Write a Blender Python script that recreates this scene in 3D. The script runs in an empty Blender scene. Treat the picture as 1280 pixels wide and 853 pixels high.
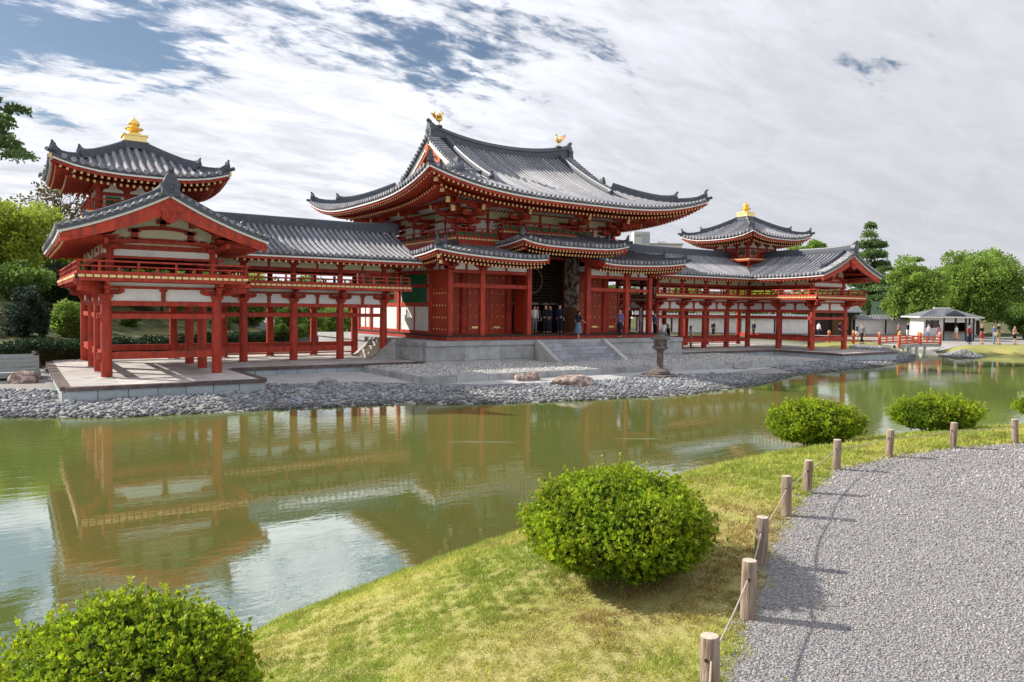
import bpy, math, random
import numpy as np
from math import radians as R, sin, cos, pi, sqrt
from mathutils import Vector, Matrix

sc = bpy.context.scene
# ---------------------------------------------------------------- camera
CAM = (-25.861, -35.588, 2.704); YAW, PITCH, ROLL, FPX = 0.595, -0.045, 0.012, 926.2
cam = bpy.data.objects.new('camera', bpy.data.cameras.new('camera'))
sc.collection.objects.link(cam)
_f = Vector((sin(YAW)*cos(PITCH), cos(YAW)*cos(PITCH), sin(PITCH)))
_r = Vector((cos(YAW), -sin(YAW), 0)); _u = _r.cross(_f)
_r2 = _r*cos(ROLL)+_u*sin(ROLL); _u2 = -_r*sin(ROLL)+_u*cos(ROLL)
cam.matrix_world = Matrix(((_r2.x, _u2.x, -_f.x, CAM[0]), (_r2.y, _u2.y, -_f.y, CAM[1]), (_r2.z, _u2.z, -_f.z, CAM[2]), (0, 0, 0, 1)))
cam.data.sensor_width = 36; cam.data.lens = FPX/1280*36
cam.data.clip_start = .1; cam.data.clip_end = 3000
sc.camera = cam
# ---------------------------------------------------------------- light
SUN_TO = Vector((-.54, .62, .53)).normalized()      # direction towards the sun: behind the hall, from the left
sun = bpy.data.objects.new('sun', bpy.data.lights.new('sun', 'SUN'))
sc.collection.objects.link(sun); sun.location = (-40, 40, 60)
sun.rotation_euler = SUN_TO.to_track_quat('Z', 'Y').to_euler()
sun.data.energy = 5.0; sun.data.angle = R(1.0); sun.data.color = (1, .93, .82)
w = bpy.data.worlds.new('World'); sc.world = w; w.use_nodes = True
sc.view_settings.view_transform = 'Standard'; sc.view_settings.look = 'None'
sc.view_settings.exposure = .50; sc.view_settings.gamma = 1

class NT:
    def __init__(s, tree): s.t = tree; s.n = tree.nodes; s.l = tree.links
    def add(s, typ, **kw):
        nd = s.n.new(typ)
        for k, v in kw.items():
            if k.startswith('i_'):
                key = k[2:]; key = int(key) if key.isdigit() else key.replace('_', ' ')
                s.set(nd, key, v)
            else: setattr(nd, k, v)
        return nd
    def set(s, nd, key, v):
        if isinstance(v, bpy.types.NodeSocket): s.l.new(v, nd.inputs[key])
        else: nd.inputs[key].default_value = v
    def math(s, op, a, b=0, c=0, clamp=False):
        nd = s.n.new('ShaderNodeMath'); nd.operation = op; nd.use_clamp = clamp
        s.set(nd, 0, a); s.set(nd, 1, b)
        if op in ('MULTIPLY_ADD',): s.set(nd, 2, c)
        return nd.outputs[0]
    def ramp(s, fac, a, b, lo=0, hi=1):
        nd = s.n.new('ShaderNodeMapRange'); nd.interpolation_type = 'SMOOTHSTEP'
        s.set(nd, 0, fac); nd.inputs[1].default_value = a; nd.inputs[2].default_value = b
        nd.inputs[3].default_value = lo; nd.inputs[4].default_value = hi
        return nd.outputs[0]
    def mix(s, f, a, b):
        nd = s.n.new('ShaderNodeMix'); nd.data_type = 'RGBA'
        s.set(nd, 0, f); s.set(nd, 6, a); s.set(nd, 7, b)
        return nd.outputs[2]
    def noise(s, scale, vec=None, detail=4, rough=.55, dist=0):
        nd = s.n.new('ShaderNodeTexNoise'); nd.inputs['Scale'].default_value = scale
        nd.inputs['Detail'].default_value = detail; nd.inputs['Roughness'].default_value = rough
        nd.inputs['Distortion'].default_value = dist
        if vec is not None: s.l.new(vec, nd.inputs['Vector'])
        return nd.outputs[0]

def c4(c): return (c[0], c[1], c[2], 1)

def build_world():
    T = NT(w.node_tree); T.n.clear()
    out = T.add('ShaderNodeOutputWorld'); bg = T.add('ShaderNodeBackground'); T.l.new(bg.outputs[0], out.inputs[0])
    sky = T.add('ShaderNodeTexSky', sky_type='NISHITA'); sky.sun_disc = False
    sky.sun_elevation = math.asin(SUN_TO.z); sky.sun_rotation = math.atan2(SUN_TO.x, SUN_TO.y)
    sky.air_density = 1.1; sky.dust_density = .6; sky.ozone_density = 3.0
    co = T.add('ShaderNodeTexCoord'); sep = T.add('ShaderNodeSeparateXYZ'); T.l.new(co.outputs['Generated'], sep.inputs[0])
    x, y, z = sep.outputs
    zz = T.math('ADD', T.math('MAXIMUM', z, 0), .22)
    cv = T.add('ShaderNodeCombineXYZ'); T.l.new(T.math('DIVIDE', x, zz), cv.inputs[0]); T.l.new(T.math('DIVIDE', y, zz), cv.inputs[1])
    def mapped(sc_, rot, off=(0, 0, 0)):
        m = T.add('ShaderNodeMapping'); m.inputs['Scale'].default_value = sc_; m.inputs['Rotation'].default_value = (0, 0, rot)
        m.inputs['Location'].default_value = off; T.l.new(cv.outputs[0], m.inputs[0]); return m.outputs[0]
    n1 = T.noise(1.6, mapped((1, 1.7, 1), .5, (3.3, 1.2, 0)), 9, .60, .35)
    n2 = T.noise(4.2, mapped((.8, 2.0, 1), .95), 10, .62, .5)
    n3 = T.noise(.8, mapped((1, 1, 1), 0, (7, 2, 0)), 3, .5)
    n4 = T.noise(15, mapped((.8, 1.6, 1), .95, (2, 9, 0)), 6, .62, .4)
    den = T.math('ADD', T.math('ADD', T.math('MULTIPLY', n1, .47), T.math('MULTIPLY', n2, .31)), T.math('MULTIPLY', n4, .22))
    # thinner cover in three patches of sky, thick low down on the right
    def patch(px, py, k, amp):
        d = (_f + _r2*((px-640)/FPX) + _u2*((426.5-py)/FPX)).normalized()
        dot = T.add('ShaderNodeVectorMath', operation='DOT_PRODUCT'); T.l.new(co.outputs['Generated'], dot.inputs[0]); dot.inputs[1].default_value = d
        return T.ramp(dot.outputs['Value'], cos(R(k)), 1, 0, amp)
    thin = patch(0, -10, 16, .12)
    for a in ((560, 100, 10, .030), (690, 60, 12, .022), (900, 40, 11, -.030), (990, 60, 8, -.02), (500, -90, 15, .045), (300, -60, 12, .03), (780, -60, 14, .03), (-400, -200, 25, .05)):
        thin = T.math('ADD', thin, patch(*a))
    low = T.ramp(z, .02, .42, .16, 0)
    den = T.math('ADD', T.math('SUBTRACT', den, thin), low)
    mask = T.ramp(den, .392, .475, .05, 1)
    # cloud brightness: lumps, greyer towards the low north-west
    d2 = (_f + _r2*.62 - _u2*.0).normalized()
    dot = T.add('ShaderNodeVectorMath', operation='DOT_PRODUCT'); T.l.new(co.outputs['Generated'], dot.inputs[0]); dot.inputs[1].default_value = d2
    g = T.ramp(dot.outputs['Value'], .72, 1, 0, 1)
    lum = T.math('ADD', T.math('ADD', T.ramp(n2, .34, .66, 6.0, 7.9), T.ramp(n4, .35, .65, -.25, .3)), T.ramp(n3, .3, .7, -.5, .6))
    lum = T.math('ADD', T.math('MULTIPLY', lum, T.math('SUBTRACT', 1, T.math('MULTIPLY', g, .78))), T.math('MULTIPLY', g, 3.55))
    cc = T.add('ShaderNodeVectorMath', operation='SCALE'); cc.inputs[0].default_value = (.965, .99, 1.07); T.l.new(lum, cc.inputs['Scale'])
    hs = T.add('ShaderNodeVectorMath', operation='SCALE'); T.l.new(sky.outputs[0], hs.inputs[0]); hs.inputs['Scale'].default_value = .60
    col = T.mix(mask, hs.outputs[0], cc.outputs[0])
    T.l.new(col, bg.inputs[0]); bg.inputs[1].default_value = .098
build_world()

# ---------------------------------------------------------------- materials
MATS = {}
def mat(name, col, rough=.6, spec=.5, metal=0, var=.12, vs=3, bump=0, bs=20, attr=False, col2=None, c2s=2, c2r=(.45, .6), trans=0, anis=None, coat=0, rnd=0, wet=False):
    m = bpy.data.materials.new(name); m.use_nodes = True; T = NT(m.node_tree); T.n.clear()
    o = T.add('ShaderNodeOutputMaterial'); p = T.add('ShaderNodeBsdfPrincipled'); T.l.new(p.outputs[0], o.inputs[0])
    co = T.add('ShaderNodeNewGeometry').outputs['Position']
    if anis:
        mp = T.add('ShaderNodeMapping'); mp.inputs['Scale'].default_value = anis; T.l.new(co, mp.inputs[0]); co = mp.outputs[0]
    c = c4(col)
    if col2: c = T.mix(T.ramp(T.noise(c2s, co, 6, .65), *c2r), c, c4(col2))
    if attr:
        at = T.add('ShaderNodeAttribute', attribute_name='tint'); mm = T.add('ShaderNodeMix'); mm.data_type = 'RGBA'; mm.blend_type = 'MULTIPLY'
        mm.inputs[0].default_value = 1; T.set(mm, 6, c); T.l.new(at.outputs[0], mm.inputs[7]); c = mm.outputs[2]
    if var:
        hs = T.add('ShaderNodeHueSaturation'); T.set(hs, 'Color', c)
        T.l.new(T.ramp(T.noise(vs, co, 5, .6), .3, .7, 1-var, 1+var), hs.inputs['Value']); c = hs.outputs[0]
    if rnd:
        hs = T.add('ShaderNodeHueSaturation'); T.set(hs, 'Color', c); oi = T.add('ShaderNodeObjectInfo')
        T.l.new(T.ramp(oi.outputs['Random'], 0, 1, 1-rnd, 1+rnd), hs.inputs['Value']); c = hs.outputs[0]
    if wet:
        sp = T.add('ShaderNodeSeparateXYZ'); T.l.new(T.add('ShaderNodeNewGeometry').outputs['Position'], sp.inputs[0]); c = T.mix(T.ramp(sp.outputs[2], -.60, -.50, .72, 0), c, (.05, .048, .042, 1))
    T.set(p, 'Base Color', c)
    p.inputs['Roughness'].default_value = rough; p.inputs['Metallic'].default_value = metal
    p.inputs['Specular IOR Level'].default_value = spec
    if coat: p.inputs['Coat Weight'].default_value = coat
    if bump:
        b = T.add('ShaderNodeBump'); b.inputs['Strength'].default_value = bump; b.inputs['Distance'].default_value = .03
        T.l.new(T.noise(bs, co, 5, .6), b.inputs['Height']); T.l.new(b.outputs[0], p.inputs['Normal'])
    if trans:
        tr = T.add('ShaderNodeBsdfTranslucent'); T.set(tr, 'Color', c); ms = T.add('ShaderNodeMixShader'); ms.inputs[0].default_value = trans
        T.l.new(p.outputs[0], ms.inputs[1]); T.l.new(tr.outputs[0], ms.inputs[2]); T.l.new(ms.outputs[0], o.inputs[0])
    MATS[name] = m; return m
mat('red', (.39, .042, .021), .58, .28, var=.24, vs=2.3, bump=.2, bs=9, col2=(.235, .042, .032), c2s=2.2, c2r=(.50, .66), rnd=.12, anis=(2.2, 2.2, .7))
mat('red_door', (.37, .044, .016), .5, .4, var=.12, vs=4, bump=.1, bs=14)
mat('red_orange', (.55, .11, .022), .5, .4, var=.1)
mat('plaster', (.74, .73, .71), .85, .2, var=.06, vs=1.2, col2=(.60, .58, .54), c2s=1.6, c2r=(.5, .75), rnd=.04)
mat('plaster_cream', (.66, .62, .47), .85, .2, var=.05)
mat('white_paint', (.76, .74, .72), .7, .3, var=.07, vs=4)
mat('ochre', (.80, .58, .27), .55, .4, var=.12, vs=6)
mat('gilt', (.95, .62, .16), .32, .5, metal=.85, var=.08, vs=8)
mat('gilt_plate', (.92, .72, .30), .4, .5, metal=.6, var=.08, vs=8)
mat('tile', (.195, .200, .235), .50, .42, var=.30, vs=9, bump=.4, bs=16, col2=(.25, .245, .26), c2s=3.4, c2r=(.4, .66), rnd=.22)
mat('tile_pan', (.080, .086, .105), .55, .4, var=.3, vs=6, bump=.3, bs=16)  # darker than the cover tiles: dirt plus trough shade put into the colour
mat('ridge_tile', (.060, .072, .095), .45, .5, var=.3, vs=9, bump=.3, bs=20)
mat('green_lattice', (.012, .15, .062), .6, .3, var=.1)
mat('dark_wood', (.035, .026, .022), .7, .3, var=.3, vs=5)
mat('weathered_wood', (.30, .25, .21), .8, .2, var=.4, vs=6, bump=.3, bs=30, col2=(.05, .035, .028), c2s=3.5, c2r=(.42, .58))
mat('brown_wood', (.16, .075, .035), .75, .25, var=.3, vs=5, anis=(4, 4, .5))
mat('stone', (.37, .375, .38), .8, .3, var=.14, vs=2.2, bump=.35, bs=30, col2=(.27, .265, .26), c2s=1.5, c2r=(.5, .7), rnd=.12)
mat('stone_pale', (.47, .45, .43), .85, .3, var=.14, vs=1.6, bump=.2, bs=40, col2=(.33, .30, .28), c2s=.9, c2r=(.5, .68), rnd=.12)
mat('stone_dark', (.115, .085, .080), .8, .3, var=.3, vs=4, bump=.4, bs=20, rnd=.12)
mat('stone_blue', (.36, .41, .44), .8, .3, var=.12, vs=2, bump=.2, bs=25, col2=(.27, .30, .32), c2s=2, c2r=(.48, .66), rnd=.12)
mat('stair_stone', (.33, .34, .37), .8, .3, var=.18, vs=3, bump=.3, bs=20, rnd=.12)
mat('lantern_stone', (.115, .092, .082), .85, .3, var=.3, vs=7, bump=.5, bs=30, col2=(.17, .145, .13), c2s=6)
mat('rock', (.25, .175, .15), .85, .3, var=.25, vs=4, bump=.6, bs=14, col2=(.44, .36, .32), c2s=4)
mat('rock_grey', (.27, .26, .25), .85, .3, var=.25, vs=4, bump=.6, bs=14)
mat('sand', (.42, .42, .42), .9, .2, var=.1, vs=1.5, bump=.4, bs=60)
mat('cobble', (.24, .25, .27), .75, .35, var=.22, vs=1.1, attr=True, wet=True)
mat('gravel', (.32, .302, .298), .8, .3, var=.16, vs=.9, attr=True)
mat('pebble', (.50, .49, .47), .85, .3, var=.1, attr=True)
mat('post_wood', (.29, .225, .175), .8, .25, var=.28, vs=14, bump=.5, bs=60, anis=(3, 3, .35), col2=(.20, .135, .095), c2s=9, c2r=(.5, .62))
mat('post_end', (.50, .42, .34), .8, .25, var=.2, vs=30, bump=.3, bs=60)
mat('mud', (.115, .115, .035), .6, .4, var=.2, vs=6)
mat('rope', (.40, .33, .27), .9, .1, var=.25, vs=80)
mat('bush_leaf', (.275, .405, .024), .45, .30, var=.22, vs=5, attr=True, trans=.42)
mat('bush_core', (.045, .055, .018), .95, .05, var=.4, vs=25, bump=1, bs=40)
mat('twig', (.11, .075, .045), .85, .2, var=.3, vs=20)
mat('grass_blade', (.235, .30, .060), .7, .15, var=.22, vs=3, attr=True, trans=.30)
mat('bark', (.085, .062, .048), .9, .15, var=.35, vs=6, bump=.6, bs=20)
for nm, c in dict(leaf_bright=(.225, .335, .065), leaf_mid=(.11, .19, .035), leaf_dark=(.022, .05, .022), leaf_pine=(.15, .235, .085), leaf_maple=(.31, .38, .045), leaf_blue=(.035, .060, .045), leaf_rust=(.12, .10, .045)).items():
    mat(nm, c, .6, .25, var=.35, vs=.8, attr=True, trans=.45)
mat('skin', (.50, .30, .21), .6, .3, var=.04)
for nm, c in dict(cloth_navy=(.018, .022, .045), cloth_black=(.014, .014, .016), cloth_grey=(.16, .17, .18), cloth_white=(.66, .66, .66), cloth_denim=(.13, .19, .28), cloth_pink=(.50, .25, .27), cloth_blue=(.08, .12, .28), cloth_khaki=(.36, .28, .19), cloth_red=(.35, .05, .06), cloth_lilac=(.42, .36, .46), hair=(.015, .012, .011), hair_grey=(.35, .35, .36)).items():
    mat(nm, c, .85, .15, var=.12, vs=9)
mat('bridge_orange', (.48, .075, .022), .5, .4, var=.12, vs=4)
mat('bridge_finial', (.60, .26, .09), .45, .4, var=.1)
mat('roof_slate', (.15, .16, .18), .6, .4, var=.15, vs=3, bump=.3, bs=20)
mat('grey_wood', (.31, .34, .34), .75, .25, var=.15, vs=5, anis=(1, 4, 4))
mat('glass_dark', (.05, .05, .055), .15, .5, var=.1)
mat('concrete', (.55, .54, .52), .8, .3, var=.05)
mat('steps_pale', (.62, .56, .46), .85, .3, var=.1)

def plaid():
    m = bpy.data.materials.new('cloth_plaid'); m.use_nodes = True; T = NT(m.node_tree); p = T.n['Principled BSDF']
    co = T.add('ShaderNodeNewGeometry').outputs['Position']
    ck = T.add('ShaderNodeTexChecker'); ck.inputs['Scale'].default_value = 11; T.l.new(co, ck.inputs[0])
    ck.inputs[1].default_value = (.03, .04, .14, 1); ck.inputs[2].default_value = (.30, .22, .36, 1)
    T.l.new(ck.outputs[0], p.inputs['Base Color']); p.inputs['Roughness'].default_value = .85; MATS['cloth_plaid'] = m
plaid()

def water_mat():
    m = bpy.data.materials.new('water'); m.use_nodes = True; T = NT(m.node_tree); T.n.clear()
    o = T.add('ShaderNodeOutputMaterial'); co = T.add('ShaderNodeNewGeometry').outputs['Position']
    def mp(s, r=0):
        k = T.add('ShaderNodeMapping'); k.inputs['Scale'].default_value = s; k.inputs['Rotation'].default_value = (0, 0, r); T.l.new(co, k.inputs[0]); return k.outputs[0]
    n1 = T.noise(1.6, mp((1, 2.6, 1), .6), 4, .5, .4); n2 = T.noise(6.5, mp((1, 2.2, 1), .45), 3, .5, .3)
    zone = T.ramp(T.noise(.16, co, 2, .5), .40, .62, .25, 1)
    h = T.math('MULTIPLY', T.math('ADD', n1, T.math('MULTIPLY', n2, .22)), zone)
    b = T.add('ShaderNodeBump'); b.inputs['Strength'].default_value = .165; b.inputs['Distance'].default_value = .027; T.l.new(h, b.inputs['Height'])
    df = T.add('ShaderNodeBsdfDiffuse'); T.set(df, 'Color', T.mix(T.ramp(T.noise(.12, co, 3, .5), .35, .65), (.172, .203, .054, 1), (.142, .180, .050, 1)))
    gl = T.add('ShaderNodeBsdfGlossy'); gl.inputs['Roughness'].default_value = .015; gl.inputs['Color'].default_value = (.95, .97, 1, 1); T.l.new(b.outputs[0], gl.inputs['Normal'])
    fr = T.add('ShaderNodeLayerWeight'); T.l.new(b.outputs[0], fr.inputs['Normal'])
    fac = T.ramp(fr.outputs['Facing'], .10, .66, .12, .60)
    ms = T.add('ShaderNodeMixShader'); T.l.new(fac, ms.inputs[0]); T.l.new(df.outputs[0], ms.inputs[1]); T.l.new(gl.outputs[0], ms.inputs[2])
    T.l.new(ms.outputs[0], o.inputs[0]); MATS['water'] = m
water_mat()

def ground_mat():
    m = bpy.data.materials.new('earth'); m.use_nodes = True; T = NT(m.node_tree); T.n.clear()
    o = T.add('ShaderNodeOutputMaterial'); p = T.add('ShaderNodeBsdfPrincipled'); T.l.new(p.outputs[0], o.inputs[0])
    co = T.add('ShaderNodeNewGeometry').outputs['Position']
    at = T.add('ShaderNodeAttribute', attribute_name='zone'); sp = T.add('ShaderNodeSeparateColor'); T.l.new(at.outputs[0], sp.inputs[0])
    cob, grv, lawn = sp.outputs
    g1 = T.noise(1.1, co, 6, .62); g2 = T.noise(28, co, 4, .7)
    grass = T.mix(T.ramp(T.math('ADD', T.math('MULTIPLY', g1, .55), T.math('MULTIPLY', T.noise(9, co, 5, .7), .45)), .40, .62), (.32, .34, .075, 1), (.40, .36, .14, 1))
    grass = T.mix(T.ramp(T.noise(70, co, 3, .7), .40, .62, 0, .6), grass, (.15, .115, .06, 1)); grass = T.mix(T.ramp(T.noise(.9, co, 6, .7), .56, .74, 0, .55), grass, (.25, .17, .10, 1))
    vor = T.add('ShaderNodeTexVoronoi'); vor.inputs['Scale'].default_value = 60; T.l.new(co, vor.inputs['Vector'])
    vc = T.add('ShaderNodeSeparateColor'); T.l.new(vor.outputs['Color'], vc.inputs[0])
    gravel = T.mix(vc.outputs[0], (.17, .17, .18, 1), (.36, .35, .35, 1)); gravel = T.mix(T.ramp(T.noise(.9, co, 5, .6), .35, .65, 0, .35), gravel, (.17, .165, .165, 1))
    soil = T.mix(g1, (.24, .23, .22, 1), (.34, .33, .31, 1))
    hill = T.mix(T.ramp(T.noise(.5, co, 8, .75), .42, .60), (.035, .048, .018, 1), (.15, .14, .05, 1))
    c = T.mix(cob, hill, soil); c = T.mix(grv, c, gravel); c = T.mix(lawn, c, grass)
    T.set(p, 'Base Color', c); p.inputs['Roughness'].default_value = .9; p.inputs['Specular IOR Level'].default_value = .2
    b = T.add('ShaderNodeBump'); b.inputs['Strength'].default_value = .6; b.inputs['Distance'].default_value = .02
    T.l.new(T.math('ADD', T.math('MULTIPLY', vor.outputs['Distance'], T.math('MULTIPLY', grv, -1.2)), T.math('MULTIPLY', g2, .7)), b.inputs['Height']); T.l.new(b.outputs[0], p.inputs['Normal'])
    MATS['earth'] = m
ground_mat()

# ---------------------------------------------------------------- mesh helpers
WL = {}      # world location of every object (no parent is rotated unless noted)
COL = sc.collection
def link(o): COL.objects.link(o); return o
def thing(name, label, cat, loc, group=None, rz=0):
    o = link(bpy.data.objects.new(name, None)); o.location = loc; o.rotation_euler = (0, 0, rz)
    o.empty_display_size = .2; o['label'] = label; o['category'] = cat
    if group: o['group'] = group
    WL[o.name] = Vector(loc); return o
def tag(o, label, cat, group=None):
    o['label'] = label; o['category'] = cat
    if group: o['group'] = group
    return o
def inst(name, me, parent=None, loc=(0, 0, 0), rz=0, kind=None):
    o = link(bpy.data.objects.new(name, me)); loc = Vector(loc)
    if parent is not None:
        o.parent = parent; o.location = loc-WL[parent.name]
    else: o.location = loc
    o.rotation_euler = (0, 0, rz); WL[o.name] = loc
    if kind: o['kind'] = kind
    return o
class MB:
    def __init__(s, flip=False): s.v = []; s.f = []; s.flip = flip
    def add(s, vs, fs):
        n = len(s.v); s.v += [tuple(v) for v in vs]; s.f += [tuple(i+n for i in f) for f in fs]; return s
    def box(s, x0, x1, y0, y1, z0, z1):
        x0, x1 = sorted((x0, x1)); y0, y1 = sorted((y0, y1)); z0, z1 = sorted((z0, z1))
        return s.add([(x, y, z) for z in (z0, z1) for x, y in ((x0, y0), (x1, y0), (x1, y1), (x0, y1))],
                     [(3, 2, 1, 0), (4, 5, 6, 7), (0, 1, 5, 4), (1, 2, 6, 5), (2, 3, 7, 6), (3, 0, 4, 7)])
    def cbox(s, c, sx, sy, sz): return s.box(c[0]-sx/2, c[0]+sx/2, c[1]-sy/2, c[1]+sy/2, c[2]-sz/2, c[2]+sz/2)
    def beam(s, p, q, wd, h, up=(0, 0, 1)):
        p = Vector(p); q = Vector(q); d = (q-p).normalized(); sd = d.cross(Vector(up)).normalized()*wd/2; u = sd.cross(d).normalized()*h/2
        return s.add([p-sd-u, p+sd-u, p+sd+u, p-sd+u, q-sd-u, q+sd-u, q+sd+u, q-sd+u],
                     [(0, 1, 2, 3), (7, 6, 5, 4), (4, 5, 1, 0), (5, 6, 2, 1), (6, 7, 3, 2), (7, 4, 0, 3)])
    def tube(s, pts, rad, n=8, cap=True):
        pts = [Vector(p) for p in pts]; m = len(pts)
        if not hasattr(rad, '__len__'): rad = [rad]*m
        vs = []; fs = []
        for i, p in enumerate(pts):
            d = (pts[min(i+1, m-1)]-pts[max(i-1, 0)]).normalized()
            a = d.cross(Vector((0, 0, 1))) if abs(d.z) < .95 else Vector((1, 0, 0)); a.normalize(); b = d.cross(a).normalized()
            for k in range(n):
                t = 2*pi*k/n; vs.append(p+(a*cos(t)+b*sin(t))*rad[i])
        for i in range(m-1):
            for k in range(n):
                k2 = (k+1) % n; fs.append((i*n+k, i*n+k2, (i+1)*n+k2, (i+1)*n+k))
        if cap: fs += [tuple(range(n-1, -1, -1)), tuple((m-1)*n+k for k in range(n))]
        return s.add(vs, fs)
    def lathe(s, prof, c=(0, 0, 0), n=16):
        vs = []; fs = []
        for r, z in prof:
            for k in range(n): t = 2*pi*k/n; vs.append((c[0]+r*cos(t), c[1]+r*sin(t), c[2]+z))
        for i in range(len(prof)-1):
            for k in range(n): k2 = (k+1) % n; fs.append((i*n+k, i*n+k2, (i+1)*n+k2, (i+1)*n+k))
        fs += [tuple(range(n-1, -1, -1)), tuple((len(prof)-1)*n+k for k in range(n))]
        return s.add(vs, fs)
    def sweep(s, pts, prof, closed=True, up=(0, 0, 1), cap=True):
        pts = [Vector(p) for p in pts]; m = len(pts); n = len(prof); vs = []; fs = []; U = Vector(up)
        for i, p in enumerate(pts):
            d = (pts[min(i+1, m-1)]-pts[max(i-1, 0)]).normalized(); sd = d.cross(U).normalized(); u = sd.cross(d).normalized()
            vs += [p+sd*a+u*b for a, b in prof]
        for i in range(m-1):
            for k in range(n if closed else n-1):
                k2 = (k+1) % n; fs.append((i*n+k, i*n+k2, (i+1)*n+k2, (i+1)*n+k))
        if cap and closed: fs += [tuple(range(n-1, -1, -1)), tuple((m-1)*n+k for k in range(n))]
        return s.add(vs, fs)
    def prism(s, poly, fn):          # poly 2D, fn(a,b,t) -> xyz for t 0/1
        n = len(poly)
        return s.add([fn(a, b, 0) for a, b in poly]+[fn(a, b, 1) for a, b in poly],
                     [tuple(range(n-1, -1, -1)), tuple(range(n, 2*n))]+[(k, (k+1) % n, (k+1) % n+n, k+n) for k in range(n)])
    def mesh(s, name, m, origin=(0, 0, 0), smooth=False, fix=False):
        me = bpy.data.meshes.new(name); o = Vector(origin)
        me.from_pydata([(v[0]-o.x, v[1]-o.y, v[2]-o.z) for v in s.v], [], s.f)
        me.materials.append(MATS[m] if isinstance(m, str) else m)
        import bmesh
        b = bmesh.new(); b.from_mesh(me); bmesh.ops.recalc_face_normals(b, faces=b.faces); b.to_mesh(me); b.free()
        if smooth:
            me.shade_smooth()
            if smooth == 'auto': me.set_sharp_from_angle(angle=R(40))
        return me
    def obj(s, name, m, parent=None, kind=None, smooth=False):
        if not s.v: return None
        a = np.array(s.v); o = ((a[:, 0].min()+a[:, 0].max())/2, (a[:, 1].min()+a[:, 1].max())/2, a[:, 2].min())
        return inst(name, s.mesh(name, m, o, smooth), parent, o, kind=kind)
def raw_mesh(name, V, F, m, tint=None, smooth=False, k=None):
    """fast mesh from numpy: V (n,3), F (m,k)"""
    me = bpy.data.meshes.new(name); n, k = F.shape
    me.vertices.add(len(V)); me.vertices.foreach_set('co', V.astype(np.float32).ravel())
    me.loops.add(n*k); me.loops.foreach_set('vertex_index', F.astype(np.int32).ravel())
    me.polygons.add(n); me.polygons.foreach_set('loop_start', np.arange(0, n*k, k, dtype=np.int32))
    if smooth: me.polygons.foreach_set('use_smooth', np.ones(n, bool))
    me.update(calc_edges=True)
    if tint is not None:
        a = me.color_attributes.new('tint', 'FLOAT_COLOR', 'POINT'); t = np.ones((len(V), 4), np.float32); t[:, :3] = tint; a.data.foreach_set('color', t.ravel())
    me.materials.append(MATS[m]); return me
rng = np.random.default_rng(7); random.seed(7)
def lerp(a, b, t): return a+(b-a)*t

# ---------------------------------------------------------------- terrain
WZ = -.65
near_shore = [(-60, -52), (-36, -42), (-31, -37), (-28.9, -33.6), (-27.6, -31.3), (-26.3, -29.7), (-25.1, -28.7), (-23.7, -27.9), (-22.2, -27.4), (-20.0, -26.9), (-18.1, -26.35), (-15.8, -25.8), (-13.7, -25.45), (-11.1, -25.15), (-7.6, -25.2), (-4.2, -25.7), (-1.5, -26.3), (4, -28), (14, -33), (30, -42), (60, -60)]
far_shore = [(80, -34), (60, -22), (46, -13.5), (38.8, -10.5), (38.6, -8.6), (36, -9.2), (34, -9.3), (31.8, -8.9), (33.2, -7.0), (37.4, -4.6), (41.5, -2.4), (44.5, 1.0), (43, 2.6), (38, -1.2), (34.9, -4.2), (30, -6.6), (26.5, -8.6), (21.1, -10.0), (17.1, -10.9), (11.1, -11.6), (8.1, -11.9), (5.2, -13.1), (2.0, -14.3), (-1.5, -15.0), (-4.3, -15.4), (-8.3, -14.9), (-11.4, -14.25), (-13.4, -13.4), (-15.1, -12.45), (-19, -11.85), (-23.3, -11.35), (-26.2, -9.7), (-30, -7), (-42, -2), (-60, 2)]
pond = np.array(near_shore+far_shore)
fence_xy = [(-30, -42), (-24.6, -34.6), (-22.84, -33.07), (-22.0, -32.6), (-21.1, -32.01), (-19.75, -31.27), (-18.78, -30.83), (-17.41, -30.31), (-16.03, -30.21), (-14.57, -30.34), (-13.3, -30.64), (-11, -31.4), (-5, -34.5), (10, -46), (30, -64)]
def seg_dist(P, line, closed=False):
    L = np.array(line); A = L if closed else L[:-1]; B = np.roll(L, -1, 0) if closed else L[1:]
    best = np.full(len(P), 1e9)
    for a, b in zip(A, B):
        ab = b-a; t = np.clip(((P-a)@ab)/(ab@ab), 0, 1); d = np.hypot(*(P-a-t[:, None]*ab).T); best = np.minimum(best, d)
    return best
def inside(P, poly):
    c = np.zeros(len(P), bool); n = len(poly)
    for i in range(n):
        a = poly[i]; b = poly[(i+1) % n]
        k = (a[1] > P[:, 1]) != (b[1] > P[:, 1])
        with np.errstate(divide='ignore', invalid='ignore'):
            xx = (b[0]-a[0])*(P[:, 1]-a[1])/(b[1]-a[1]+1e-12)+a[0]
        c ^= k & (P[:, 0] < xx)
    return c
path_poly = np.array(fence_xy+[(60, -90), (-60, -90), (-60, -60)])
def sstep(x, a, b): t = np.clip((x-a)/(b-a), 0, 1); return t*t*(3-2*t)
def vnoise(x, y, f, seed=0):
    r = np.random.default_rng(seed); z = 0*x
    for k in range(6):
        a, p = r.uniform(0, 2*pi, 2); ff = f*r.uniform(.6, 1.6); z = z+np.sin(ff*(x*cos(a)+y*sin(a))+p)
    return z/6
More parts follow.
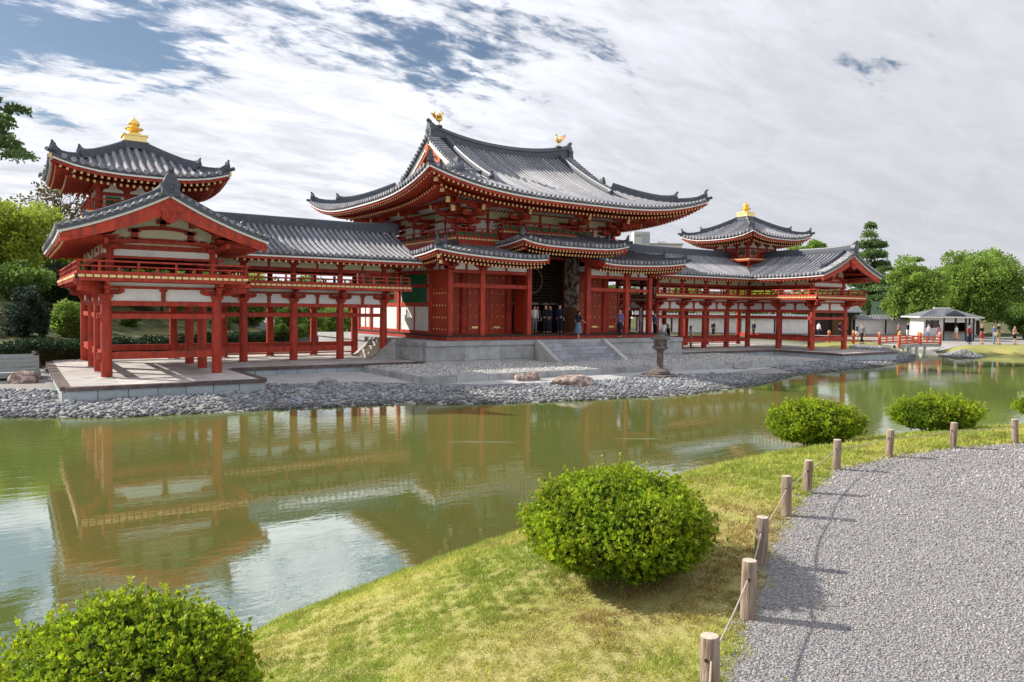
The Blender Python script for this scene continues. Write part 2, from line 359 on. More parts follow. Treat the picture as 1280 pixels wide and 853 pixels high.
def terrain(P):
    P = np.asarray(P, float); x, y = P[:, 0], P[:, 1]
    dn = seg_dist(P, near_shore); df = seg_dist(P, far_shore); ins = inside(P, pond)
    e = seg_dist(P, fence_xy); onpath = inside(P, path_poly)
    near = (dn < df)
    t = np.where(onpath, 1, dn/(dn+e+1e-6))
    zn = WZ+.03+(.75-WZ-.03)*(1-(1-t)**1.75)+np.where(onpath, 0, .03*vnoise(x, y, 2.2, 3)*sstep(dn, 0, 1)*sstep(e, 0, .6)+.010*vnoise(x, y, 9, 13)*sstep(e, 0, .3))
    zf = WZ+.02+.20*sstep(df, 0, 2.6)+.06*sstep(df, 2.5, 6)
    zf = zf+sstep(y, -3, 6)*.18+sstep(x, 24, 32)*.37*sstep(df, 0, 2.2)
    # far lawn on the right, level
    # hill behind on the left
    hl = 10-.42*(x+26)                     # foot line runs away to the right
    foot = np.where(x < -24.5, 3.5+(x+24.5)*.15, 3.5+(x+24.5)*1.05)
    hh = np.clip(y-foot-1, 0, None)
    m = sstep(-x, 0, 10)*.8
    zf = zf+m*(1.15*sstep(hh, 0, 1.0)*np.where(x < -8, 1, 0)+4.6*sstep(hh, 3, 30)+.02*hh)
    z = np.where(ins, WZ-.03-.35*np.clip(np.minimum(dn, df), 0, 3), np.where(near, zn, zf))
    return z, dict(dn=dn, df=df, ins=ins, near=near, onpath=onpath, e=e)
def tz(x, y): return float(terrain([(x, y)])[0][0])

def build_ground():
    def axis(a, b, c, d, fine, coarse_n):
        mid = np.arange(b, c+1e-6, fine); left = b-np.geomspace(fine, b-a, coarse_n)[::-1]; right = c+np.geomspace(fine, d-c, coarse_n)
        return np.concatenate([left, mid, right])
    X = axis(-1500, -46, 50, 1500, .4, 22); Y = axis(-900, -44, 26, 1500, .4, 24)
    # extra lines near the viewer
    X = np.unique(np.concatenate([X, np.arange(-29, -9, .2)]).round(4)); Y = np.unique(np.concatenate([Y, np.arange(-35.6, -24, .2)]).round(4))
    gx, gy = np.meshgrid(X, Y); P = np.stack([gx.ravel(), gy.ravel()], 1)
    z, i = terrain(P)
    # the sheet stays under the platforms
    for (x0, x1, y0, y1, zt) in PLAT:
        k = (P[:, 0] > x0+.1) & (P[:, 0] < x1-.1) & (P[:, 1] > y0+.1) & (P[:, 1] < y1-.1); z[k] = np.minimum(z[k], zt)
    nx = len(X); idx = np.arange(len(P)).reshape(len(Y), nx)
    F = np.stack([idx[:-1, :-1].ravel(), idx[:-1, 1:].ravel(), idx[1:, 1:].ravel(), idx[1:, :-1].ravel()], 1)
    me = raw_mesh('ground', np.column_stack([P, z]), F, 'earth', smooth=True)
    col = np.ones((len(P), 4), np.float32)
    x, y = P[:, 0], P[:, 1]
    col[:, 0] = np.where(i['near'], 0, (1-sstep(y, 3, 7)*sstep(-x, 8, 10))*(1-sstep(x, 26, 31)))
    col[:, 1] = np.where(i['onpath'], 1, 0)
    col[:, 0] = np.where((~i['near']) & (x > 40) & (x < 90) & (y > -5.2+(44-x)*.3-.4) & (y < 9-.5*(x-50)), 1, col[:, 0])
    fl = np.where(i['near'] & ~i['onpath'] & (i['dn'] > .10+.10*vnoise(x, y, 3, 2)), 1, 0)
    far = ((~i['near']) & (x > 27) & (i['df'] > .9) & (y < 1.5+.0*x) & ~((x > 40.5) & (y > -5.2+(44-x)*.3)))
    col[:, 2] = np.where(far, 1, fl)
    a = me.color_attributes.new('zone', 'FLOAT_COLOR', 'POINT'); a.data.foreach_set('color', col.ravel())
    inst('ground', me, kind='structure')
    # water: one gently meshed sheet
    b = MB(); b.add([(-300, -120, WZ), (300, -120, WZ), (300, 60, WZ), (-300, 60, WZ)], [(0, 1, 2, 3)])
    # clipped to the pond outline
    me = bpy.data.meshes.new('pond_water'); me.from_pydata([(px, py, WZ) for px, py in water_outline()], [], [tuple(range(len(water_outline())))]); me.materials.append(MATS['water'])
    inst('pond_water', me, kind='structure')
def water_outline():
    # pond polygon pushed outwards under the banks
    P = pond; n = len(P); out = []
    area = sum(P[i][0]*P[(i+1) % n][1]-P[(i+1) % n][0]*P[i][1] for i in range(n)); s = 1 if area > 0 else -1
    for i in range(n):
        d = P[(i+1) % n]-P[i-1]; d = d/np.hypot(*d); out.append((P[i][0]+s*d[1]*.22, P[i][1]-s*d[0]*.22))
    return out
PLAT = [(-24.6, -18.1, -8.4, 5.6, -.5), (18.1, 24.6, -8.4, 5.6, -.5), (-18.2, -8.0, -3.2, 5.6, -.5), (8.0, 18.2, -3.2, 5.6, -.5), (-12.2, 12.2, -9.1, 12, -.5)]
build_ground()

def stone_field(name, pts, rad, m, tints, flat=.55, seed=1, kind='stuff', detail=1):
    """many rounded stones in one mesh"""
    r = np.random.default_rng(seed)
    t = (1+sqrt(5))/2
    ico = np.array([(-1, t, 0), (1, t, 0), (-1, -t, 0), (1, -t, 0), (0, -1, t), (0, 1, t), (0, -1, -t), (0, 1, -t), (t, 0, -1), (t, 0, 1), (-t, 0, -1), (-t, 0, 1)])/sqrt(1+t*t)
    IF = np.array([(0, 11, 5), (0, 5, 1), (0, 1, 7), (0, 7, 10), (0, 10, 11), (1, 5, 9), (5, 11, 4), (11, 10, 2), (10, 7, 6), (7, 1, 8), (3, 9, 4), (3, 4, 2), (3, 2, 6), (3, 6, 8), (3, 8, 9), (4, 9, 5), (2, 4, 11), (6, 2, 10), (8, 6, 7), (9, 8, 1)])
    octa = np.array([(1, 0, 0), (-1, 0, 0), (0, 1, 0), (0, -1, 0), (0, 0, 1), (0, 0, -1)], float)
    OF = np.array([(0, 2, 4), (2, 1, 4), (1, 3, 4), (3, 0, 4), (2, 0, 5), (1, 2, 5), (3, 1, 5), (0, 3, 5)])
    B, F0 = (ico, IF) if detail else (octa, OF)
    n = len(pts); k = len(B)
    sc3 = np.stack([r.uniform(.75, 1.35, n), r.uniform(.65, 1.0, n), r.uniform(flat*.7, flat*1.3, n)], 1)*rad[:, None]
    V = B[None]*sc3[:, None]*(1+r.uniform(-.18, .18, (n, k, 1)))
    a = r.uniform(0, 2*pi, n); ca, sa = np.cos(a)[:, None], np.sin(a)[:, None]; tl = r.uniform(-.45, .45, n)[:, None]
    x = V[..., 0]; y = V[..., 1]; z = V[..., 2]
    x, z = x*np.cos(tl)+z*np.sin(tl), z*np.cos(tl)-x*np.sin(tl)
    V = np.stack([x*ca-y*sa, x*sa+y*ca, z], 2)+pts[:, None]
    F = (F0[None]+(np.arange(n)*k)[:, None, None]).reshape(-1, 3)
    ti = np.array(tints)[r.integers(0, len(tints), n)]*r.uniform(.8, 1.2, (n, 1))
    me = raw_mesh(name, V.reshape(-1, 3), F, m, np.repeat(ti, k, 0), smooth=bool(detail))
    return inst(name, me, kind=kind)

def cobble_bank():
    r = np.random.default_rng(11); out = []
    X = r.uniform(-34, 36, 95000); Y = r.uniform(-16.5, 4, 95000); P = np.stack([X, Y], 1)
    z, i = terrain(P); df = i['df']
    wid = np.interp(X, [-34, -25, -18, -14, -11, -4, 0, 4, 9, 16, 22, 30, 36], [5, 4.5, 5.5, 4.6, 3.6, 4.1, 4.6, 5.2, 3.4, 3.2, 3.4, 4.6, 3.0])
    k = (~i['near']) & ((~i['ins']) | (df < .35)) & (df < wid)
    for (x0, x1, y0, y1, zt) in PLAT: k &= ~((X > x0-.05) & (X < x1+.05) & (Y > y0-.05) & (Y < y1+.05))
    k &= ~((X > 35.5) & (Y > -5)) & ~((X > 32) & (X < 42.5) & (Y > -4.6) & (Y < 0))
    # hall side of the right bank stays sandy around the lantern
    k &= ~((X > -3) & (X < 9) & (Y > -11.0-.16*(X-2)) & (Y > -11.4))
    P = P[k]; z = z[k]
    # thin out by spacing on a hash grid
    rad = r.uniform(.042, .10, len(P))*np.where(r.random(len(P)) < .06, 1.5, 1); keep = []; used = set()
    for j, (px, py) in enumerate(P):
        c = (int(px/.108), int(py/.108))
        if c in used: continue
        used.add(c); keep.append(j)
    P = P[keep]; z = z[keep]; rad = rad[keep]
    stone_field('bank_cobbles', np.column_stack([P, z+.02]), rad, 'cobble', [(1, 1, 1), (.72, .74, .78), (1.35, 1.33, 1.3), (.55, .56, .6), (1.15, 1.08, 1.0), (.85, .87, .95)], .55, 3)
cobble_bank()

def pale_gravel():
    """raised bed of pale pebbles round the terrace"""
    r = np.random.default_rng(5); n = 16000
    X = r.uniform(-12.1, 12.1, n); Y = r.uniform(-9.0, -3.3, n)
    k = (Y < -3.95) | (np.abs(X) > 9.0)
    k &= ~((np.abs(X) < 3.4) & (Y > -6.2)); P = np.column_stack([X[k], Y[k], np.full(k.sum(), -.085)])
    stone_field('bed_pebbles', P, r.uniform(.03, .065, k.sum()), 'pebble', [(1, 1, 1), (.8, .8, .82), (.6, .6, .62), (1.2, 1.2, 1.15)], .6, 8, detail=0)
    b = MB(); b.box(-12.25, 12.25, -9.12, -2.9, -.6, -.10); b.obj('gravel_bed', 'sand', kind='structure')
    t = thing('stone_kerb', 'long grey kerb of stone blocks edging the raised pebble bed before the terrace', 'kerb', (0, -9.2, -.3))
    xs = list(np.arange(-12.4, 12.3, 1.55))+[12.4]
    for a, c in zip(xs[:-1], xs[1:]): MB().box(a+.01, c-.01, -9.42+random.uniform(-.01, .01), -9.12, -.42, -.07+random.uniform(-.01, .01)).obj('stone', 'stone', t)
    for sx in (-1, 1):
        ys = list(np.arange(-9.1, -3.3, 1.45))
        for a, c in zip(ys[:-1], ys[1:]): MB().box(sx*12.4, sx*12.12, a+.01, c-.01, -.42, -.07+random.uniform(-.01, .01)).obj('stone', 'stone', t)
    # sandy walk in front
    xs = np.linspace(-19, 22, 60); V = []; F = []
    for x in xs:
        y0 = np.interp(x, [-19, -14, -10, -4, 0, 4, 10, 22], [-6.4, -7.6, -10.6, -11.2, -11.9, -11.0, -9.6, -8.8]); y1 = -2.9
        for q in np.linspace(0, 1, 8): yy = lerp(y0, y1, q); V.append((x, yy, tz(x, yy)+.012+.02*sin(pi*min(1, q*3)*.5)))
    for i in range(len(xs)-1):
        for j in range(7): a = i*8+j; F.append((a, a+8, a+9, a+1))
    me = raw_mesh('sand_walk', np.array(V), np.array(F), 'sand', smooth=True); inst('sand_walk', me, kind='structure')
pale_gravel()

# ---------------------------------------------------------------- building kit
def roof_slope(roof, A, B, inward, dmin, dmax, H, row=.30, rows=True, first=.15, nt=9, vis=True):
    """one tiled slope: sheet plus one object per course of cover tiles. A,B eave ends (x,y); inward unit vector; dmin/dmax(s)"""
    A = Vector((*A, 0)); B = Vector((*B, 0)); I = Vector((*inward, 0)); L = (B-A).length; U = (B-A)/L
    n = max(2, int(round(L/row))); ss = [L*i/n for i in range(n+1)]
    V = []; F = []
    for s in ss:
        a, b = dmin(s), dmax(s)
        for j in range(nt):
            d = lerp(a, max(b, a+.001), j/(nt-1)); p = A+U*s+I*d; V.append((p.x, p.y, H(p.x, p.y)))
    m = len(V); V += [(x, y, z-.13) for x, y, z in V]
    for i in range(n):
        for j in range(nt-1):
            a = i*nt+j; F += [(a, a+nt, a+nt+1, a+1), (m+a, m+a+1, m+a+nt+1, m+a+nt)]
        F.append((i*nt, i*nt+m, (i+1)*nt+m, (i+1)*nt))
    for i in (0, n):
        for j in range(nt-1): a = i*nt+j; F.append((a, a+1, a+1+m, a+m))
    b = MB(); b.add(V, F); b.obj('tile_sheet', 'tile_pan', roof, smooth=False)
    if not rows: return
    prof = [(-.085, .0), (-.07, .055), (0, .088), (.07, .055), (.085, .0)]
    for i in range(n):
        s = (ss[i]+ss[i+1])/2; a, c = dmin(s), dmax(s)
        if c-a < .25: continue
        k = max(3, int((c-a)/.55)); pts = []
        for j in range(k+1):
            d = lerp(a-.04 if a < .01 else a, c, j/k); p = A+U*s+I*d; pts.append((p.x, p.y, H(p.x, p.y)+.005))
        mb = MB(); mb.sweep(pts, prof, closed=False)
        if a < .01:       # round end tile
            p = Vector(pts[0]); vs = [p-I*.03+U*(.108*cos(t))+Vector((0, 0, .022+.108*sin(t))) for t in np.linspace(0, 2*pi, 9)[:-1]]; q = [v+I*.07 for v in vs]
            mb.add(vs+q, [tuple(range(8)), tuple(range(15, 7, -1))]+[(j, (j+1) % 8, (j+1) % 8+8, j+8) for j in range(8)])
        mb.obj('tile_row', 'tile', roof)

def eave_trim(roof, bld, A, B, inward, H, tiers=2, sp=.30, over=1.5, white=True, clip0=0, clip1=0, mitre=(1, 1), drop=.13):
    """white fillet, red boards and yellow-tipped rafters under one eave. mitre: does the end run to a hipped corner"""
    A = Vector((*A, 0)); B = Vector((*B, 0)); I = Vector((*inward, 0)); L = (B-A).length; U = (B-A)/L
    def P(s, d, dz): p = A+U*s+I*d; return Vector((p.x, p.y, H(A.x+U.x*s+I.x*0, A.y+U.y*s+I.y*0)+dz))
    n = max(6, int(L/.8))
    for (d, dz, wd, h, m, nm) in ((.06, -drop-.035, .10, .075, 'white_paint', 'eave_fillet'), (.16, -drop-.13, .14, .12, 'red', 'eave_board')):
        pts = []
        for i in range(n+1):
            s = L*i/n; s = min(max(s, d if mitre[0] else 0), L-(d if mitre[1] else 0)); pts.append(P(s, d, dz))
        MB().sweep(pts, [(-wd/2, -h/2), (wd/2, -h/2), (wd/2, h/2), (-wd/2, h/2)]).obj(nm, m, roof)
    tip = MB(); raf = MB(); cnt = int((L-clip0-clip1)/sp)
    def under(s, d):      # soffit height falls off towards the corner height of the eave line
        e = A+U*s; return H(e.x, e.y)
    for i in range(cnt+1):
        s = clip0+.12+i*sp
        if s > L-clip1-.08: break
        lim = 99
        if mitre[0]: lim = min(lim, s)
        if mitre[1]: lim = min(lim, L-s)
        for tier in range(tiers):
            if tier == 0: d0, d1, z0, z1, wz = .20, min(over, lim), -drop-.235, -drop-.235+.10*over, .095
            else: d0, d1, z0, z1, wz = over*.40, min(over*1.05, lim), -drop-.40, -drop-.40+.16*over, .105
            if d1-d0 < .12: continue
            f = (d1-d0)/(over*.8); p = P(s, d0, z0); q = P(s, d1, lerp(z0, z1, min(1, f)))
            raf.beam(p, q, .085, wz)
            dr = (p-q).normalized(); tip.beam(p+dr*.012, p+dr*.0005, .088, wz+.004)
    raf.obj('rafters', 'red', roof, kind='stuff'); tip.obj('rafter_tips', 'ochre', roof, kind='stuff')
    # soffit boards
    V = []; F = []
    for i in range(n+1):
        s = L*i/n; lim = over*1.3
        if mitre[0]: lim = min(lim, s)
        if mitre[1]: lim = min(lim, L-s)
        for d, dz in ((.22, -drop-.19), (max(.23, lim), -drop-.19+.1*lim)): V.append(P(s, min(d, max(lim, .01)) if lim > 0 else 0, dz))
    for i in range(n): F.append((2*i, 2*i+1, 2*i+3, 2*i+2))
    mb = MB(); mb.add(V, F); mb.obj('soffit', 'red', roof)

def ridge_sweep(roof, pts, wd=.26, h=.36, cap=.09, name='ridge'):
    prof = [(-wd/2, -.08), (wd/2, -.08), (wd/2, h*.55), (wd/2-.03, h*.55), (wd/2-.04, h), (cap, h+.01), (cap*.75, h+cap*.75), (0, h+cap), (-cap*.75, h+cap*.75), (-cap, h+.01), (-wd/2+.04, h), (-wd/2+.03, h*.55), (-wd/2, h*.55)]
    MB().sweep(pts, prof).obj(name, 'ridge_tile', roof)
def demon_tile(roof, p, d, sc_=1.0, horn=True):
    """ornamental end tile facing direction d"""
    p = Vector(p); D = Vector((*d, 0)).normalized(); S = Vector((-D.y, D.x, 0)); mb = MB()
    poly = [(-.30, -.08), (.30, -.08), (.28, .2), (.32, .34), (.22, .44), (.17, .6), (.09, .72), (-.09, .72), (-.17, .6), (-.22, .44), (-.32, .34), (-.28, .2)]
    mb.prism(poly, lambda a, b, t: p+S*a*sc_+Vector((0, 0, b*sc_))+D*(.30*t-.20)*sc_)
    for a, b, r in ((-.1, .36, .07), (.1, .36, .07), (0, .22, .10), (0, .08, .07)):
        mb.lathe([(r*sc_*k, z*sc_) for k, z in ((.3, -r), (1, -r*.4), (1, r*.4), (.3, r))], tuple(p+S*a*sc_+D*.07*sc_+Vector((0, 0, b*sc_))), 6)
    if horn: mb.tube([p+Vector((0, 0, .62*sc_))-D*.1*sc_, p+Vector((0, 0, .78*sc_))+D*.02, p+Vector((0, 0, .88*sc_))+D*.16*sc_], [.10*sc_, .12*sc_, .09*sc_], 8)
    mb.obj('end_tile', 'ridge_tile', roof)

def arm_poly(Lh, h):      # boat-shaped bracket arm profile
    return [(-Lh, h), (-Lh, h*.55), (-Lh*.92, h*.30), (-Lh*.78, h*.10), (-Lh*.6, 0), (Lh*.6, 0), (Lh*.78, h*.10), (Lh*.92, h*.30), (Lh, h*.55), (Lh, h)]
def bracket_mesh(z, L=.62, axes='x', outward=None, w=.13, steps=1, step=.42, sh=.30):
    """capital block, curved arms, bearing blocks; local origin at the post axis"""
    mb = MB()
    def blk(x, y, z, s, h):
        t = s/2; b = s*.36
        mb.add([(x-b, y-b, z), (x+b, y-b, z), (x+b, y+b, z), (x-b, y+b, z), (x-t, y-t, z+h*.45), (x+t, y-t, z+h*.45), (x+t, y+t, z+h*.45), (x-t, y+t, z+h*.45), (x-t, y-t, z+h), (x+t, y-t, z+h), (x+t, y+t, z+h), (x-t, y+t, z+h)],
               [(0, 1, 5, 4), (1, 2, 6, 5), (2, 3, 7, 6), (3, 0, 4, 7), (4, 5, 9, 8), (5, 6, 10, 9), (6, 7, 11, 10), (7, 4, 8, 11), (8, 9, 10, 11), (3, 2, 1, 0)])
    blk(0, 0, z, .44, .19)
    z0 = z+.17; h = .19
    for ax in axes:
        def fn(a, b, t, ax=ax):
            tt = (t-.5)*w
            return (a, tt, z0+b) if ax == 'x' else (tt, a, z0+b)
        mb.prism(arm_poly(L, h), fn)
        for q in (-L*.82, 0, L*.82): blk(*((q, 0) if ax == 'x' else (0, q)), z0+h-.01, .2, .13)
    if outward:
        ox, oy = outward
        for k in range(steps):
            zz = z0+k*sh; Lk = step*(k+1)+.12
            def fn(a, b, t):
                tt = (t-.5)*w*1.02; return (ox*a-oy*tt, oy*a+ox*tt, zz+b+.002)
            mb.prism([(-.3, h), (-.3, 0), (Lk*.75, 0), (Lk*.93, h*.25), (Lk, h*.6), (Lk, h)], fn)
            cx, cy = ox*step*(k+1), oy*step*(k+1); blk(cx, cy, zz+h-.01, .2, .13)
            if k < steps-1 or steps > 1:
                def fn2(a, b, t):
                    tt = (t-.5)*w; return (cx+(-oy)*a+ox*tt, cy+ox*a+oy*tt, zz+sh+b)
                mb.prism(arm_poly(L*.95, h), fn2)
                for q in (-L*.78, 0, L*.78): blk(cx-oy*q, cy+ox*q, zz+sh+h-.01, .19, .12)
                if k < steps-1:
                    def fn3(a, b, t):
                        tt = (t-.5)*w; return ((-oy)*a+ox*tt, ox*a+oy*tt, zz+sh+b)
                    mb.prism(arm_poly(L*.95, h), fn3)
    return mb.mesh('bracket', 'red')

def railing(bld, pts, z, h=.44, closed=False, name='railing', sp=.62, cross=.14):
    """low red railing along pts (2D); rails run past the corners"""
    r = thing_part(name, bld, (pts[0][0], pts[0][1], z))
    P = [Vector((*p, 0)) for p in pts]
    for i in range(len(P)-1):
        a, b = P[i], P[i+1]; d = (b-a).normalized(); L = (b-a).length
        e0 = cross if i > 0 else 0; e1 = cross if i < len(P)-2 else 0
        z_ = Vector((0, 0, z)); k = .004*(i % 2)
        for hh, ww, tt, ex in ((.05, .11, .10, 0), (h*.60, .05, .045, .5), (h, .07, .06, 1)):
            MB().beam(a+z_+Vector((0, 0, hh+k))-d*e0*ex, b+z_+Vector((0, 0, hh+k))+d*e1*ex, ww, tt).obj('rail', 'red', r)
        n = max(1, int(round(L/sp)))
        mL = None
        for j in range(n+1):
            if j == 0 and i > 0: continue
            p = a+d*(L*j/n); full = (j % 2 == 0) or j == n
            me = POSTM(full, h); inst('baluster', me, r, (p.x, p.y, z))
_pm = {}
def POSTM(full, h):
    k = (full, h)
    if k not in _pm: _pm[k] = MB().cbox((0, 0, h*.5 if full else h*.32), .075, .075, h if full else h*.60).mesh('baluster', 'red')
    return _pm[k]
def thing_part(name, parent, loc):
    """a part that carries sub-parts: small mesh-less empties are avoided by giving it the base board later"""
    o = link(bpy.data.objects.new(name, None)); o.parent = parent; o.location = Vector(loc)-WL[parent.name]; WL[o.name] = Vector(loc); o.empty_display_size = .1; return o
def panel(parent, a, b, z0, z1, m='plaster', t=.06, name='wall_panel'):
    """thin wall infill between plan points a and b"""
    A = Vector((*a, (z0+z1)/2)); B = Vector((*b, (z0+z1)/2)); return MB().beam(A, B, t, z1-z0).obj(name, m, parent)
def rail_beam(parent, a, b, z0, z1, w=.16, m='red', name='beam', ext=0):
    A = Vector((*a, (z0+z1)/2)); B = Vector((*b, (z0+z1)/2)); d = (B-A).normalized()*ext; return MB().beam(A-d, B+d, w, z1-z0).obj(name, m, parent)

# ---------------------------------------------------------------- wing galleries
UI, UO, BAY, DF, YB = 19.24, 23.02, 2.348, 2.658, 3.9
UC, YC, HW = 21.13, 1.95, 3.42
ZE, ZR = 5.10, 6.66
def prof(t, c=.30): t = min(max(t, 0), 1); return t*(1-c)+c*t*t
def Hwing(x, y):
    u = abs(x); dc = HW-abs(y-YC); df = HW-abs(u-UC)
    if u > UC and y > YC: d = min(dc, df)
    elif u > UC: d = df
    elif y > YC: d = dc
    else: d = max(dc, df)
    lift = .10*max(0, (-y-3.5)/3.5)**2*(1-min(1, df/HW)) if y < -3.5 else 0
    return ZE+(ZR-ZE)*prof(d/HW)+lift

lower_post = None
def build_wing(s):
    side = 'left' if s < 0 else 'right'
    lab = ('red two-storey open gallery on the left of the hall, its gable end nearest the viewer' if s < 0 else
           'red two-storey open gallery reaching away to the right of the hall, gable end facing right')
    W = thing('wing_gallery', lab, 'gallery', (s*UC, 0, 0), 'red galleries either side of the hall')
    X = lambda u: s*u
    PT = [(UI-k*BAY, 0) for k in range(0, 5)]+[(UI-k*BAY, YB) for k in range(0, 5)]+[(UO, 0), (UO, YB), (UI, -DF), (UI, -2*DF), (UO, -DF), (UO, -2*DF)]
    pm = MB().lathe([(.185, 0), (.19, .02), (.185, 1.6), (.172, 2.86)], n=16).mesh('post', 'red', smooth='auto')
    um = MB().lathe([(.145, 3.72), (.14, 4.55), (.13, 4.66)], n=12).mesh('upper_post', 'red', smooth='auto')
    shoe = MB().lathe([(.30, -.02), (.29, .018), (.22, .03)], n=16).mesh('post_base', 'stone_pale')
    brx = bracket_mesh(2.84, .60, 'x', (0, -1), steps=1, step=.5)
    bry = bracket_mesh(2.84, .60, 'y', (-1, 0), steps=1, step=.5)
    bry2 = bracket_mesh(2.84, .60, 'y', (1, 0), steps=1, step=.5)
    brxy = bracket_mesh(2.84, .60, 'xy')
    bxb = bracket_mesh(2.84, .60, 'x', (0, 1), steps=1, step=.5)
    ubx = bracket_mesh(4.62, .46, 'x', w=.11); uby = bracket_mesh(4.62, .46, 'y', w=.11)
    for (u, y) in PT:
        inst('post', pm, W, (X(u), y, 0)); inst('post_base', shoe, W, (X(u), y, 0))
        iu = u+(-.15 if u > UC+.1 else (.10 if (y < -.1 and u > 18) else 0)); iy = y+(.12 if y < -5 else 0)
        inst('upper_post', um, W, (X(iu), iy, 0))
        front = y < -5; corner = front
        if corner or (u in (UI, UO) and y in (0, YB)): m = brxy
        elif y == 0: m = brx
        elif y == YB: m = bxb
        else: m = (bry if (u == UI) == (s > 0) else bry2)
        inst('bracket', m, W, (X(u), y, 0)); inst('bracket', ubx if y in (0, YB) or front else uby, W, (X(iu), iy, 0))
    # diagonal corner arms
    for u, du in ((UI, -1), (UO, 1)):
        a = Vector((X(u), -2*DF, 3.17)); MB().beam(a, a+Vector((s*du*.9, -.9, .06)), .13, .19).obj('corner_arm', 'red', W)
        MB().beam(a+Vector((0, 0, .2)), a+Vector((s*du*1.02, -1.02, .26)), .13, .17).obj('corner_arm', 'red', W)
        a = Vector((X(u), -2*DF, 4.85)); MB().beam(a+Vector((0, 0, -.1)), a+Vector((s*du*.1, -1.5, .0)), .12, .17).obj('corner_arm', 'red', W)
    # the walls of the frame: list of runs (a, b, out normal, lower rail?)
    runs = []
    for k in range(4): runs.append(((UI-k*BAY, 0), (UI-(k+1)*BAY, 0), 1)); runs.append(((UI-k*BAY, YB), (UI-(k+1)*BAY, YB), 1))
    runs += [((UO, YB), (UI, YB), 1), ((UO, YB), (UO, 0), 1), ((UO, 0), (UO, -DF), 1), ((UO, -DF), (UO, -2*DF), 1), ((UI, 0), (UI, -DF), 1), ((UI, -DF), (UI, -2*DF), 1), ((UI, -2*DF), (UO, -2*DF), 2), ((UI, 0), (UI, YB), 0), ((UI, 0), (UO, 0), 0)]
    for n, (a, b, ty) in enumerate(runs):
        A = (X(a[0]), a[1]); B = (X(b[0]), b[1]); ax = abs(a[1]-b[1]) < .01; e = .003 if ax else 0
        L = math.hypot(A[0]-B[0], A[1]-B[1]); M = ((A[0]+B[0])/2, (A[1]+B[1])/2)
        ov = .32 if ty == 2 else 0
        rail_beam(W, A, B, 2.60+e, 2.78+e, .17, ext=0)
        if ty: rail_beam(W, A, B, 2.13+e, 2.31+e, .15, ext=.30 if ty == 2 else 0)
        lo = (.66, .92) if ty == 2 or not ax else (.45, .72)
        opening = (a[1] == 0 and b[1] == 0 and abs(a[0]-(UI-3*BAY)) < .1)
        if ty and not opening: rail_beam(W, A, B, lo[0], lo[1], .15, ext=.30 if ty == 2 else .0)
        if ty == 1 and ax and a[1] == YB: rail_beam(W, A, B, .10, .16, .1)
        rail_beam(W, A, B, 3.22+e, 3.32+e, .14); rail_beam(W, A, B, 3.45+e, 3.60+e, .15)
        (rail_beam(W, A, B, 4.32+e, 4.50+e, .14) if ty != 2 else None); rail_beam(W, A, B, 4.90+e, 5.02+e, .12)
        if ty:
            for q0, q1, ya, yb, mm in ((A, M, 2.775, 3.225, 'plaster'), (M, B, 2.775, 3.225, 'plaster'), (A, B, 3.315, 3.455, 'plaster'), (A, M, 4.495, 4.905, 'plaster_cream'), (M, B, 4.495, 4.905, 'plaster_cream')):
                if ty == 2 and ya > 4.4: continue
                panel(W, q0, q1, ya, yb, mm)
            o = MB().cbox((M[0], M[1], 3.0), .15, .15, .45); d = (B[0]-A[0])/L, (B[1]-A[1])/L
            o.cbox((M[0], M[1], 3.17), .26 if ax else .17, .17 if ax else .26, .09); o.obj('strut', 'red', W)
            if ty != 2: MB().cbox((M[0], M[1], 4.70), .11, .11, .41).obj('strut', 'red', W)
        if ty == 1 and ax and a[1] == YB:
            MB().cbox((M[0], M[1], 4.0), .11, .11, .62).obj('strut', 'dark_wood', W)
    # deck: outer edge follows the frame at .95 m
    o = .95; ue = 8.75
    outer = [(ue, -o), (UI-o, -o), (UI-o, -2*DF-o), (UO+o, -2*DF-o), (UO+o, YB+o), (ue, YB+o)]
    # two slabs butted
    dk = MB(); dk.box(X(ue), X(UI-o), -o, YB+o, 3.60, 3.665); dk.obj('deck', 'brown_wood', W)
    dk = MB(); dk.box(X(UI-o), X(UO+o), -2*DF-o, YB+o, 3.60, 3.668); dk.obj('deck', 'brown_wood', W)
    C = [(X(u), y) for u, y in outer]
    for i in range(len(C)-1):
        a, b = C[i], C[i+1]; ax = abs(a[1]-b[1]) < .01; e = .003 if ax else 0
        rail_beam(W, a, b, 3.46+e, 3.585+e, .12, ext=.06, name='deck_edge')
        rail_beam(W, a, b, 3.675+e, 3.715+e, .15, ext=.08, m='red', name='deck_edge')
        mb = MB(); A = Vector((*a, 3.63+e)); B = Vector((*b, 3.63+e)); d = (B-A).normalized(); L = (B-A).length; k = int(L/.235)
        for j in range(k): p = A+d*(L*(j+.06)/k); q = A+d*(L*(j+.86)/k); mb.beam(p, q, .17, .085)
        mb.obj('joist_ends', 'ochre', W, kind='stuff')
        rail_beam(W, a, b, 3.59+e, 3.672+e, .11, m='brown_wood', name='deck_edge')
    railing(W, [(a[0]*(1) - (s*.06 if abs(a[0]) > 22 else (-s*.06 if abs(a[0]) < UI else 0)), a[1]+(.06 if a[1] < 0 else -.06)) for a in C], 3.71, .45)
    # joists carrying the balcony
    for (u, y) in PT:
        if y == 0 and u < UI+.1: MB().beam((X(u), y, 3.40), (X(u), y-o, 3.43), .13, .15).obj('bracket_beam', 'red', W)
        if u == UI and y < 0: MB().beam((X(u), y, 3.40), (X(u-o), y, 3.43), .13, .15).obj('bracket_beam', 'red', W)
        if u == UO: MB().beam((X(u), y, 3.40), (X(u+o), y, 3.43), .13, .15).obj('bracket_beam', 'red', W)
        if y < -5: MB().beam((X(u), y, 3.405), (X(u), y-o, 3.435), .13, .15).obj('bracket_beam', 'red', W)
